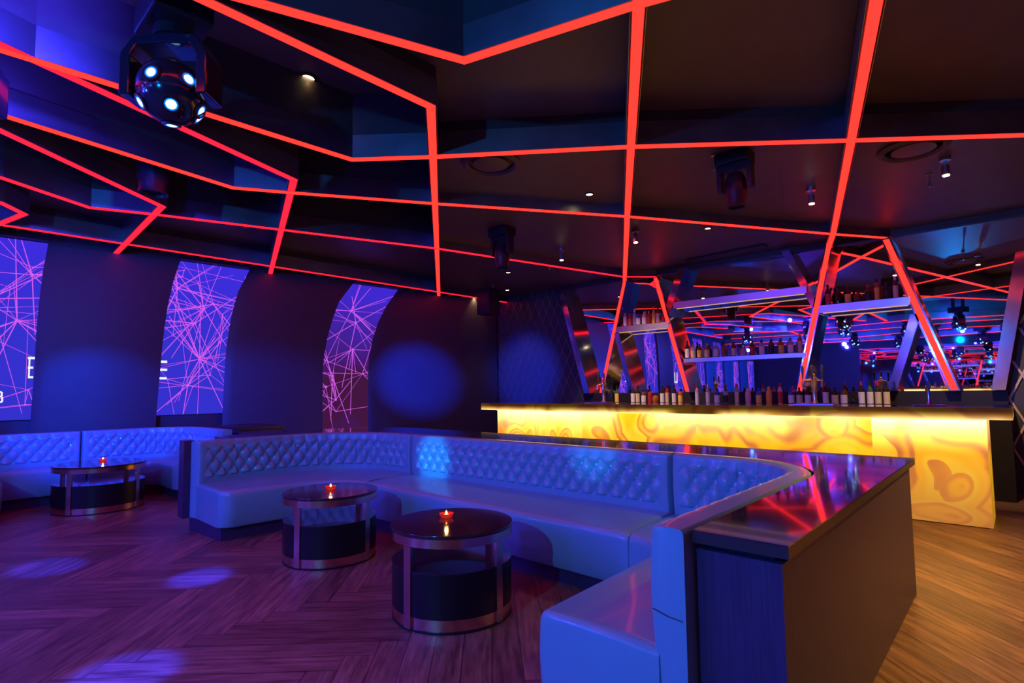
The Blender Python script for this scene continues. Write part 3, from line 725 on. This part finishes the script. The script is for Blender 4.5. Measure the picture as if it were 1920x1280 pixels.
# mirror
mt_ = aty(1050, 548, YM); mb_ = aty(1098, 737, YM); mr_ = aty(1866, 731, YM); mq = aty(1918, 480, YM)
sl = (mq.x-mr_.x)/(mq.z-mr_.z); sl0 = (mt_.x-mb_.x)/(mt_.z-mb_.z)
zt_ = 3.318
loop = [(mb_.x, 1.228), (mr_.x, 1.228), (mr_.x+sl*(zt_-1.228), zt_), (mb_.x+sl0*(zt_-1.228), zt_)]
mi = obj('bar_mirror', MB().prism([(x, YM, z) for x, z in loop], [(x, YM+.02, z) for x, z in loop]), 'mirror'); tag(mi, 'huge slanted-sided mirror filling the wall behind the bar', 'mirror')

# slanted posts, four of them faced with red light
YP = 8.74
def post(a, b, wd, label, led=False, depth=None, ztop=None, y0=YP):
    A = aty(*a, y0); B = aty(*b, y0); B.z = max(B.z, 1.2275)
    t = thing('slanted_post', label, 'post', (B.x, y0, B.z), 'slanted steel posts of the bar mirror')
    lo_ = [(B.x-wd/2, B.z), (B.x+wd/2, B.z)]; hi = [(A.x+wd/2, A.z), (A.x-wd/2, A.z)]
    q = lo_+hi
    obj('steel_case', MB().prism([(x, y0, z) for x, z in q], [(x, YM-.001, z) for x, z in q]), 'mpost', t)
    if led:
        q = [(B.x-wd*.29, B.z+.01), (B.x+wd*.29, B.z+.01), (A.x+wd*.29, A.z-.01), (A.x-wd*.29, A.z-.01)]
        obj('led_strip', MB().prism([(x, y0-.012, z) for x, z in q], [(x, y0-.001, z) for x, z in q]), 'led', t)
    return t
post((1052, 549), (1100, 737), .13, 'leftmost slanted steel post at the mirror edge')
post((1171, 527), (1127, 737), .085, 'red-lit post leaning right, behind the left beer tower', True)
post((1229, 520), (1289, 735), .10, 'red-lit post leaning left, the left lit frame', True)
post((1156, 625), (1184, 737), .10, 'steel post below the left bottle shelf')
post((1278, 502), (1240, 616), .13, 'short steel post at the left end of the empty shelf')
post((1472, 470), (1530, 575), .11, 'dark steel post meeting the middle lit post')
post((1555, 455), (1499, 735), .10, 'red-lit post in the middle, behind the middle beer tower', True)
post((1661, 448), (1790, 733), .115, 'red-lit post on the right, leaning left', True)
post((1717, 588), (1672, 735), .11, 'steel post behind the right lit post')
post((1918, 470), (1872, 731), .13, 'rightmost slanted steel post at the mirror edge')

# shelves
def shelf(a, b, th_, label, y0=8.70):
    A = aty(*a, y0); B = aty(*b, y0); z = (A.z+B.z)/2
    t = thing('bottle_shelf', label, 'shelf', (A.x, y0, z), 'steel shelves on the bar mirror')
    sb_ = obj('shelf_board', MB().box((A.x, y0, z-th_), (B.x, YM-.002, z)), 'mpost', t)
    obj('shelf_lip', MB().box((A.x, y0-.008, z-th_), (B.x, y0-.001, z+.004)), 'steel', t)
    if th_ > .08 and B.x-A.x > .9: obj('shelf_fill_glow', MB().box((A.x+.03, y0+.05, z-th_-.006), (B.x-.03, y0+.07, z-th_-.001)), 'shelf_fill', sb_)  # warm glowing strip added to brighten the bottles
    return A.x, B.x, z
SA = shelf((1155, 611), (1254, 606), .10, 'short steel shelf of bottles inside the left lit frame')
SB = shelf((1282, 673), (1512, 661), .06, 'long lower steel shelf of bottles in the middle of the mirror')
SC = shelf((1262, 562), (1512, 543), .10, 'empty upper steel shelf in the middle of the mirror')
SD = shelf((1536, 573), (1706, 557), .10, 'upper steel shelf of bottles inside the right lit frame')

# ------------------------------------------------------------------ bottles
prof = {
 'wine': ([(0, 0), (.036, 0), (.038, .01), (.038, .19), (.030, .215), (.014, .245), (.013, .30), (0, .30)], .30),
 'spirit': ([(0, 0), (.040, 0), (.042, .01), (.042, .155), (.034, .18), (.015, .20), (.014, .235), (0, .235)], .235),
 'slim': ([(0, 0), (.030, 0), (.032, .01), (.032, .20), (.024, .23), (.013, .25), (.012, .30), (0, .30)], .30),
 'decanter': ([(0, 0), (.040, 0), (.056, .03), (.058, .08), (.040, .12), (.014, .14), (.013, .17), (0, .17)], .17),
 'shaker': ([(0, 0), (.036, 0), (.040, .03), (.042, .12), (.036, .18), (.022, .215), (.018, .25), (0, .25)], .25),
}
gm = {k: pri(k+' glass', c, .06, trans=tr, coat=.4, ior=1.4) for k, c, tr in (('dark', (.012, .018, .014), .0), ('green', (.03, .14, .05), .2), ('amber', (.50, .17, .03), .35), ('clear', (.60, .62, .72), .55),
      ('blue', (.05, .10, .55), .35), ('orange', (.85, .36, .06), .1), ('pink', (.75, .40, .42), .15), ('red', (.40, .03, .03), .2), ('brown', (.14, .05, .02), .15), ('yellow', (.8, .5, .05), .15))}
capm = {k: pri(k+' cap', c, .35) for k, c in (('red', (.5, .02, .02)), ('black', (.015, .015, .015)), ('gold', (.6, .42, .12)), ('white', (.7, .7, .7)), ('blue', (.03, .05, .4)))}
labm = {k: pri(k+' label', c, .6) for k, c in (('white', (.72, .70, .66)), ('cream', (.62, .52, .32)), ('yellow', (.75, .5, .08)), ('black', (.02, .02, .02)), ('red', (.5, .04, .04)))}
protos = {}
def bottle(kind, glass, cap, labl, loc, label, group):
    key = (kind, glass, cap, labl)
    if key not in protos:
        pr_, h = prof[kind]
        t = thing('bottle', label, 'bottle', loc, group)
        obj('bottle_glass', MB().lathe(pr_, 14), gm[glass], t, smooth=True, local=True)
        r = max(p[0] for p in pr_[:4]); zz = [p[1] for p in pr_ if abs(p[0]-r) < .003]
        a, b_ = min(zz)+.02, max(zz)-.02
        if b_-a > .03 and labl:
            obj('paper_label', MB().lathe([(r+.0008, a), (r+.0012, b_)], 14, ang=(-2.5, -.2)), labm[labl], t, smooth=True, local=True)
        obj('cap', MB().lathe([(.0145 if kind != 'shaker' else .02, h-.045), (.0155 if kind != 'shaker' else .02, h-.04), (.0155 if kind != 'shaker' else .019, h+.006), (0, h+.008)], 12), capm[cap], t, smooth=True, local=True)
        protos[key] = t; return t
    return dup(protos[key], loc, label, group=group)
words = {'dark': 'dark', 'green': 'green', 'amber': 'amber', 'clear': 'clear', 'blue': 'blue', 'orange': 'orange', 'pink': 'pale pink', 'red': 'red', 'brown': 'brown', 'yellow': 'yellow'}
ordn = 'first second third fourth fifth sixth seventh eighth ninth tenth eleventh twelfth thirteenth fourteenth fifteenth sixteenth seventeenth eighteenth nineteenth twentieth'.split()
def row(items, Y, z, where, group):
    for i, (px_, kind, g, c, l, *dy) in enumerate(items):
        y = Y+(dy[0] if dy else 0)
        x = aty(px_, 700, y).x
        bottle(kind, g, c, l, (x, y, z), '%s %s, %s from the left %s' % (words[g], {'wine': 'wine bottle', 'spirit': 'spirit bottle', 'slim': 'slim bottle', 'decanter': 'round decanter', 'shaker': 'shaped bottle'}[kind], ordn[i], where), group)
def rowz(items, sh_, where, group, Y=8.80):
    # shelf rows: take the column straight above the survey point on the shelf
    for i, (px_, py_, kind, g, c, l) in enumerate(items):
        x = aty(px_, py_, Y).x
        bottle(kind, g, c, l, (x, Y, sh_[2]+.001), '%s %s, %s from the left %s' % (words[g], {'wine': 'wine bottle', 'spirit': 'spirit bottle', 'slim': 'slim bottle', 'decanter': 'round decanter', 'shaker': 'shaped bottle'}[kind], ordn[i], where), group)
rowz([(1172, 600, 'slim', 'clear', 'black', 'white'), (1181, 600, 'spirit', 'red', 'red', 'red'), (1190, 600, 'slim', 'clear', 'white', None), (1197, 600, 'spirit', 'blue', 'black', 'white'), (1208, 600, 'spirit', 'pink', 'white', 'white'),
      (1217, 600, 'spirit', 'red', 'gold', None), (1226, 600, 'slim', 'orange', 'gold', 'yellow'), (1234, 600, 'slim', 'red', 'black', 'cream')], SA, 'on the left bottle shelf', 'bottles on the left bottle shelf')
rowz([(1289, 664, 'wine', 'dark', 'black', 'white'), (1300, 664, 'spirit', 'clear', 'red', 'cream'), (1312, 664, 'spirit', 'brown', 'black', 'yellow'), (1326, 664, 'spirit', 'amber', 'gold', 'cream'), (1343, 664, 'spirit', 'clear', 'white', 'white'),
      (1357, 664, 'spirit', 'amber', 'black', None), (1376, 664, 'spirit', 'brown', 'black', 'cream'), (1394, 664, 'decanter', 'clear', 'white', None), (1411, 664, 'spirit', 'brown', 'black', 'red'), (1429, 664, 'spirit', 'clear', 'black', 'white'),
      (1447, 664, 'spirit', 'brown', 'black', 'black'), (1465, 664, 'spirit', 'amber', 'black', 'yellow'), (1483, 664, 'spirit', 'clear', 'blue', 'white'), (1501, 664, 'slim', 'amber', 'gold', 'cream')], SB, 'on the long lower shelf', 'bottles on the long lower shelf')
rowz([(1553, 560, 'wine', 'dark', 'black', 'red'), (1572, 560, 'spirit', 'dark', 'black', None), (1590, 560, 'spirit', 'dark', 'black', 'yellow'), (1609, 560, 'decanter', 'brown', 'black', 'white'), (1628, 560, 'spirit', 'brown', 'red', 'black'),
      (1645, 560, 'slim', 'amber', 'black', 'yellow'), (1663, 560, 'spirit', 'dark', 'black', 'black'), (1680, 560, 'slim', 'brown', 'white', 'cream')], SD, 'on the upper right shelf', 'bottles on the upper right shelf')
row([(1146, 'wine', 'dark', 'black', None), (1156, 'wine', 'green', 'black', 'yellow'), (1186, 'wine', 'dark', 'blue', 'white'), (1195, 'wine', 'dark', 'black', 'cream'), (1206, 'spirit', 'brown', 'black', 'white'), (1218, 'spirit', 'red', 'black', None),
     (1228, 'decanter', 'amber', 'black', 'red'), (1241, 'wine', 'dark', 'black', 'white'), (1250, 'slim', 'red', 'black', 'cream'), (1263, 'wine', 'dark', 'black', 'white'), (1275, 'spirit', 'amber', 'black', 'yellow')],
    8.42, 1.051, 'on the back counter, left group', 'bottles at the left of the back counter')
row([(1306, 'slim', 'pink', 'red', 'white'), (1326, 'slim', 'clear', 'white', 'white'), (1343, 'spirit', 'blue', 'black', 'white'), (1359, 'spirit', 'clear', 'black', 'black'), (1380, 'slim', 'clear', 'red', 'cream'), (1401, 'shaker', 'pink', 'red', None),
     (1421, 'spirit', 'blue', 'blue', 'yellow'), (1440, 'shaker', 'orange', 'gold', None), (1461, 'slim', 'pink', 'red', 'red'), (1482, 'spirit', 'blue', 'blue', 'white')],
    8.42, 1.051, 'on the back counter, middle group', 'bottles in the middle of the back counter')
row([(1497, 'spirit', 'dark', 'black', 'cream'), (1513, 'spirit', 'dark', 'black', 'white'), (1546, 'wine', 'dark', 'red', 'white'), (1563, 'spirit', 'dark', 'black', 'cream'), (1580, 'spirit', 'brown', 'black', 'white'),
     (1598, 'decanter', 'dark', 'black', 'red'), (1613, 'wine', 'dark', 'red', 'white'), (1629, 'wine', 'green', 'black', 'white'), (1644, 'wine', 'dark', 'red', 'cream'), (1660, 'wine', 'dark', 'black', 'cream')],
    8.42, 1.051, 'on the back counter, right group', 'bottles at the right of the back counter')

# ------------------------------------------------------------------ lattice walls either side of the mirror
def lattice(x0, x1, z0, z1, sw, slope, wd, node, clipf, mat, name, label, Y):
    mb = MB(); n = int((x1-x0+(z1-z0)*slope*2)/sw)+2
    for s in (1, -1):
        for k in range(-n, n):
            run = []
            for q in range(141):
                z = lerp(z0, z1, q/140); x = node[0]+k*sw+s*(z-node[1])*slope
                if x0 <= x <= x1 and clipf(x, z): run.append((x, z))
                elif run: break
            if len(run) > 1:
                (xa, za), (xb, zb) = run[0], run[-1]; y = Y-(.002 if s > 0 else 0)
                mb.prism([(xa-wd, y, za), (xa+wd, y, za), (xb+wd, y, zb), (xb-wd, y, zb)], [(xa-wd, y+.01, za), (xa+wd, y+.01, za), (xb+wd, y+.01, zb), (xb-wd, y+.01, zb)])
    o = obj(name, mb, mat); tag(o, label, 'lattice'); return o
nd = aty(985, 699, 9.03)
lattice(-8.86, -5.2, .2, 3.40, .205, .49, .0028, (nd.x, nd.z), lambda x, z: x < mb_.x+sl0*(z-1.228)-.08, 'wire', 'wire_lattice', 'fine diamond wire lattice on the dark wall left of the bar mirror', 9.035)
lattice(-.35, 3.5, .22, 3.3, .26, .448, .0125, (-.11, .54), lambda x, z: z < 1.1 or x > mr_.x+sl*(z-1.228)+.10, 'slat', 'strap_lattice', 'coarse diamond strap lattice on the wall right of the bar mirror', 9.03)

# ------------------------------------------------------------------ ceiling fittings
def downlight(px_, py_, zc, label, power=6, on='recessed', r=.035):
    p = atz(px_, py_, zc); t = thing('downlight', label, 'downlight', p, 'small ceiling downlights')
    obj('ring', MB().lathe([(r, 0), (r*1.5, -.004), (r*1.5, -.012), (r, -.012), (r, 0)], 20, p), 'black', t, smooth=True)
    obj('lamp', MB().lathe([(0, -.004), (r, -.004), (r, -.009), (0, -.009)], 18, p), 'warm', t)
    lamp('SPOT', p-Vector((0, 0, .03)), WARM, power, .03, p-Vector((0, 0, 3)), 80, .6, parent=t)
downlight(577, 145, ZC, 'bright recessed downlight above and right of the ball light', .6, r=.05)
downlight(1105, 363, ZB, 'recessed downlight above the bright spot on the steel band', 6)
downlight(1327, 427, ZB, 'tiny recessed downlight just under a red rib', 5)
downlight(687, 497, ZL, 'recessed downlight above the third screen', 8, r=.045)
downlight(953, 510, ZB, 'upper of the two downlights above the lattice wall', 6)
downlight(951, 543, ZB, 'lower of the two downlights above the lattice wall', 4)
downlight(640, 513, ZL, 'lamp standing in for a reflection at the top left corner of the third screen', 4)  # lamp put in for a reflection on the rib's steel band
downlight(890, 553, ZB, 'small downlight beside the hanging speaker', 3)
def track_spot(px_, py_, label, power=8, aim=None):
    p = atz(px_, py_, 3.22); X, Y = p.x, p.y
    t = thing('track_spotlight', label, 'spotlight', (X, Y, ZB), 'short track spotlights')
    obj('mount', MB().lathe([(.045, ZB-.04), (.045, ZB-.001)], 16, (X, Y, 0)), 'steel', t)
    obj('arm', MB().box((X-.012, Y-.012, 3.33), (X+.012, Y+.012, ZB-.0405)), 'steel', t)
    obj('spot_can', MB().lathe([(.028, 3.235), (.034, 3.24), (.030, 3.325), (.0, 3.3295)], 16, (X, Y, 0)), 'steel', t, smooth=True)
    obj('lamp', MB().lathe([(0, 3.226), (.027, 3.226), (.027, 3.234), (0, 3.234)], 14, (X, Y, 0)), 'warm', t)
    lamp('SPOT', (X, Y, 3.20), WARM, power*4, .03, aim or (X, 8.6, 1.2), 60 if aim is None else 24, .7, parent=t)
track_spot(1522, 384, 'track spotlight hanging below the dark moving head', 30, (aty(1528, 700, 6.95).x, 6.95, 1.35))
track_spot(1774, 331, 'track spotlight at the upper right of the ceiling', 12)
track_spot(1192, 456, 'track spotlight just right of the wide red rib', 30, (aty(1132, 700, 6.95).x, 6.95, 1.35))
track_spot(1053, 489, 'track spotlight above the left end of the bar mirror', 14)
def sprinkler(px_, py_, label):
    p = atz(px_, py_, ZB); o = obj('sprinkler', MB().lathe([(0, ZB-.14), (.016, ZB-.14), (.016, ZB-.10), (.008, ZB-.095), (.008, ZB-.02), (.025, ZB-.015), (.025, ZB-.002), (0, ZB-.002)], 12, (p.x, p.y, 0)), 'steel', smooth=True)
    tag(o, label, 'sprinkler', 'ceiling sprinklers')
sprinkler(1742, 325, 'steel sprinkler left of the upper right track spotlight'); sprinkler(1338, 290, 'small sprinkler left of the right moving head'); sprinkler(1030, 490, 'sprinkler left of the track spotlight above the bar')
def ring_vent(px_, py_, zc, R, label):
    p = atz(px_, py_, zc); t = thing('round_air_vent', label, 'air vent', p, 'round air vents')
    obj('vent_ring', MB().lathe([(R, 0), (R, -.02), (R*.86, -.045), (R*.78, -.02), (R*.78, 0), (R, 0)], 48, p), 'ceil', t, smooth=True)
    obj('vent_disc', MB().lathe([(0, -.012), (R*.62, -.012), (R*.62, -.03), (0, -.05)], 40, p), 'ceil', t, smooth=True)
ring_vent(920, 303, ZB, .27, 'round air vent under the long red rib, left of the wide rib')
ring_vent(1712, 276, ZB, .27, 'round air vent near the right edge under the red rib')
ring_vent(185, 335, ZC, .34, 'round air vent over the left booths')
ring_vent(60, 365, ZC, .34, 'round air vent at the far left of the ceiling')
slot = MB(); a = atz(1290, 487, ZB-.001); b = atz(1436, 458, ZB-.001)
d = (b-a).normalized(); n_ = Vector((-d.y, d.x, 0))*.07
slot.prism([a-n_, b-n_, b+n_, a+n_], [q-Vector((0, 0, .02)) for q in (a-n_, b-n_, b+n_, a+n_)])
tag(obj('linear_air_vent', slot, 'black'), 'long narrow air vent in the ceiling in front of the bar mirror', 'air vent')

# moving heads
def moving_head(loc, zc, label, s=1.0, tilt=0):
    X, Y = loc; t = thing('moving_head_light', label, 'stage light', (X, Y, zc), 'dark moving head lights')
    obj('base_box', MB().box((X-.15*s, Y-.11*s, zc-.11*s), (X+.15*s, Y+.11*s, zc-.001)), 'black', t, bevel=.008)
    z1 = zc-.111*s
    yk = MB().box((X-.16*s, Y-.05*s, z1-.05*s), (X+.16*s, Y+.05*s, z1))
    yk.box((X-.16*s, Y-.05*s, z1-.24*s), (X-.12*s, Y+.05*s, z1-.05*s)); yk.box((X+.12*s, Y-.05*s, z1-.24*s), (X+.16*s, Y+.05*s, z1-.05*s))
    obj('yoke', yk, 'black', t)
    c = (X, Y, z1-.20*s); ax = (0, -sin(tilt), -cos(tilt))
    hd = obj('lamp_head', MB().lathe([(0, -.12*s), (.07*s, -.11*s), (.095*s, -.05*s), (.10*s, .08*s), (.085*s, .17*s), (.09*s, .21*s), (.072*s, .21*s), (.065*s, .19*s), (0, .185*s)], 24, c, ax), 'black', t, smooth=True)
    return t
moving_head(p2(atz(1377, 288, ZB)), ZB, 'black moving head light hanging under the red rib on the right', .95)
moving_head(p2(atz(941, 428, ZB)), ZB, 'black moving head light in the middle of the ceiling', 1.0)
moving_head(p2(atz(292, 225, ZC)), ZC, 'dark moving head light hanging just below and behind the ball light', 1.35)
sp = atz(915, 532, 3.42)
t = thing('hanging_speaker', 'black hanging speaker at the corner of the ceiling near the lattice wall', 'speaker', (sp.x, sp.y, 3.5))
obj('bracket', MB().box((sp.x-.15, sp.y-.02, 3.31), (sp.x-.12, sp.y+.02, 3.53)).box((sp.x+.12, sp.y-.02, 3.31), (sp.x+.15, sp.y+.02, 3.53)).box((sp.x-.15, sp.y-.02, 3.531), (sp.x+.15, sp.y+.02, 3.56)), 'steel', t)
obj('speaker_box', MB().box((sp.x-.17, sp.y-.15, 2.80), (sp.x+.17, sp.y+.15, 3.309)), 'black', t, bevel=.01)
obj('speaker_grille', MB().box((sp.x-.15, sp.y-.156, 2.82), (sp.x+.15, sp.y-.151, 3.29)), 'drum', t)

# ball lights
BC = atz(322, 174, 3.0); BR = .176
def ball_light(label):
    X, Y, Z = BC; t = thing('ball_effect_light', label, 'stage light', (X, Y, Z), 'blue ball effect lights')
    obj('base_box', MB().box((X-.20, Y-.15, Z+.36), (X+.20, Y+.15, Z+.52)), 'black', t, bevel=.015)
    for s in (-1, 1): obj('clamp', MB().box((X+s*.13-.03, Y-.03, Z+.521), (X+s*.13+.03, Y+.03, ZC-.002)), 'black', t)
    obj('cable', MB().tube([(X-.22, Y-.05, Z+.62), (X-.27, Y-.08, Z+.56), (X-.24, Y-.08, Z+.46), (X-.21, Y-.03, Z+.42), (X-.18, Y, Z+.47)], .009), 'black', t, smooth=True)
    # yoke lies across the view
    a = Vector((rt.x, rt.y, 0)).normalized(); f = Vector((-a.y, a.x, 0))
    pts = [Vector((X, Y, Z))+a*(BR+.035)+Vector((0, 0, -.05)), Vector((X, Y, Z))+a*(BR+.035)+Vector((0, 0, .18)), Vector((X, Y, Z))+a*.16+Vector((0, 0, .26)), Vector((X, Y, Z))+Vector((0, 0, .27)),
           Vector((X, Y, Z))-a*.16+Vector((0, 0, .26)), Vector((X, Y, Z))-a*(BR+.035)+Vector((0, 0, .18)), Vector((X, Y, Z))-a*(BR+.035)+Vector((0, 0, -.05))]
    mb = MB(); V = []
    for i, p in enumerate(pts):
        tn = (pts[min(i+1, 6)]-pts[max(i-1, 0)]).normalized(); nn = tn.cross(f)
        V += [p+nn*.03-f*.09, p+nn*.03+f*.09, p-nn*.03+f*.09, p-nn*.03-f*.09]
    fs = [(i*4+k, i*4+(k+1) % 4, i*4+4+(k+1) % 4, i*4+4+k) for i in range(6) for k in range(4)]+[(0, 1, 2, 3), (24, 25, 26, 27)]
    mb.add(V, fs); obj('yoke', mb, pri('glossy black casing', (.015, .016, .03), .12, coat=.5), t, bevel=.008)
    obj('pan_bearing', MB().lathe([(.10, Z+.301), (.10, Z+.3595)], 20, (X, Y, 0)), 'black', t)
    obj('ball_shell', MB().sphere((X, Y, Z), BR, 40), pri('glossy black shell', (.012, .014, .03), .15, coat=.6), t, smooth='all')
    dirs = []
    for q in ((321, 195), (284, 136), (353, 149), (387, 158), (264, 191), (376, 208), (322, 234)):
        d = ray(*q).normalized(); oc = CAM-Vector((X, Y, Z)); b_ = d.dot(oc); disc = b_*b_-(oc.dot(oc)-BR*BR*.995)
        if disc < 0: disc = 0
        dirs.append((CAM+d*(-b_-sqrt(disc))-Vector((X, Y, Z))).normalized())
    for dx in ((0, 0, 1.), (.3, .9, .2), (-.8, .5, .3), (.2, .7, -.6), (-.9, .1, -.4)):
        dirs.append(Vector(dx).normalized())
    for i, d in enumerate(dirs):
        c = Vector((X, Y, Z))+d*(BR-.004)
        bz = obj('lens_bezel', MB().lathe([(.034, 0), (.050, 0), (.047, .010), (.034, .010), (.034, 0)], 20, c, d), 'black', t, smooth=True)
        obj('lens_halo', MB().lathe([(.0255, .004), (.0345, .004), (.0345, .009), (.0255, .009), (.0255, .004)], 20, c, d), 'halo', bz)  # glowing ring imitates the blue halo round the lens
        obj('lens', MB().lathe([(0, .004), (.025, .004), (.025, .009), (.014, .012), (0, .013)], 20, c, d), 'lens_hot' if i == 0 else 'lens', bz, smooth=True)
    return t
ball = ball_light('big black ball light with glowing blue lenses at the upper left')
bl = dup(ball, atz(-88, 196, 3.0), 'black ball light cut off by the left edge of the picture', 0)
for loc, lb_ in (((-4.6, -6.4, 3.0), 'ball light far behind the viewer, left of three'), ((-2.2, -6.8, 3.0), 'ball light far behind the viewer, middle of three'), ((.4, -7.2, 3.0), 'ball light far behind the viewer, right of three'), ((-3.6, -9.4, 3.0), 'ball light farthest behind the viewer, left'), ((-1.0, -9.8, 3.0), 'ball light farthest behind the viewer, right'), ((-1.2, -2.2, 3.0), 'ball light behind the viewer, on the bar side'), ((-3.9, -1.25, 3.0), 'ball light behind the viewer, middle of the first row'), ((-5.2, -2.6, 3.0), 'ball light behind the viewer, left of the dance floor'),
                 ((-2.6, -3.6, 3.0), 'ball light behind the viewer, middle of the second row'), ((-.2, -4.2, 3.0), 'ball light behind the viewer, second row on the bar side'), ((-6.9, -1.6, 3.0), 'ball light over the booths behind the viewer')):
    dup(ball, loc, lb_, .5)
# mirror on the wall behind the viewer
rm = obj('rear_mirror', MB().box((-5.6, YB+.003, .9), (2.8, YB+.02, 3.1)), 'mirror'); tag(rm, 'wide mirror on the wall behind the viewer', 'mirror')

# ------------------------------------------------------------------ beams of the effect lights
def beam(src, dst, e, ang, col=BLUE, bl_=.6, sz=.04): lamp('SPOT', src, col, e, sz, dst, ang, bl_)
G = lambda x, y: atz(x, y, 0)
WP = lambda x, y: onwall(x, y, PO)
BS = Vector((BC.x, BC.y, BC.z-.25))
FB = (.02, .035, 1)
beam(BS, G(90, 1063), 2300, 9, FB); beam(BS, G(375, 1082), 2300, 9, FB); beam(BS, G(235, 1262), 1500, 11, FB)
WB = (.0, .045, 1)
beam((-1.2, -2.0, 2.7), WP(785, 712), 22000, 8.5, WB, .9)
beam((-3.9, -1.2, 2.6), aty(985, 700, 9.0), 14000, 11, WB, .9)
beam((-3.9, -1.2, 2.6), WP(190, 790), 2400, 20, WB, .6)
beam((-5.2, -2.6, 2.6), WP(520, 770), 3000, 18, (.02, .04, 1), .8)
beam((-3.9, -1.2, 2.6), (-4.40, 3.5, .66), 1500, 6.5, (.0, .30, 1), .7)
beam((-1.2, -2.0, 2.7), (-2.45, 3.5, .86), 900, 5, (.0, .30, 1), .8)
for yy_ in (-2.6, -5.0, -7.4, -9.8): beam((-5.2, yy_+.8, 2.6), (wallx(yy_, PO), yy_, 1.5), 5200, 42, (.0, .07, 1), .7)
beam((-3.3, .3, 3.2), (-5.5, -.3, 3.85), 420, 110, (.045, .035, 1), .9)
# warm lamp over the aisle at the right of the bar
lamp('SPOT', (1.3, 4.6, 3.5), (1.0, .56, .10), 850, .1, (1.0, 4.3, 0), 95, .8)
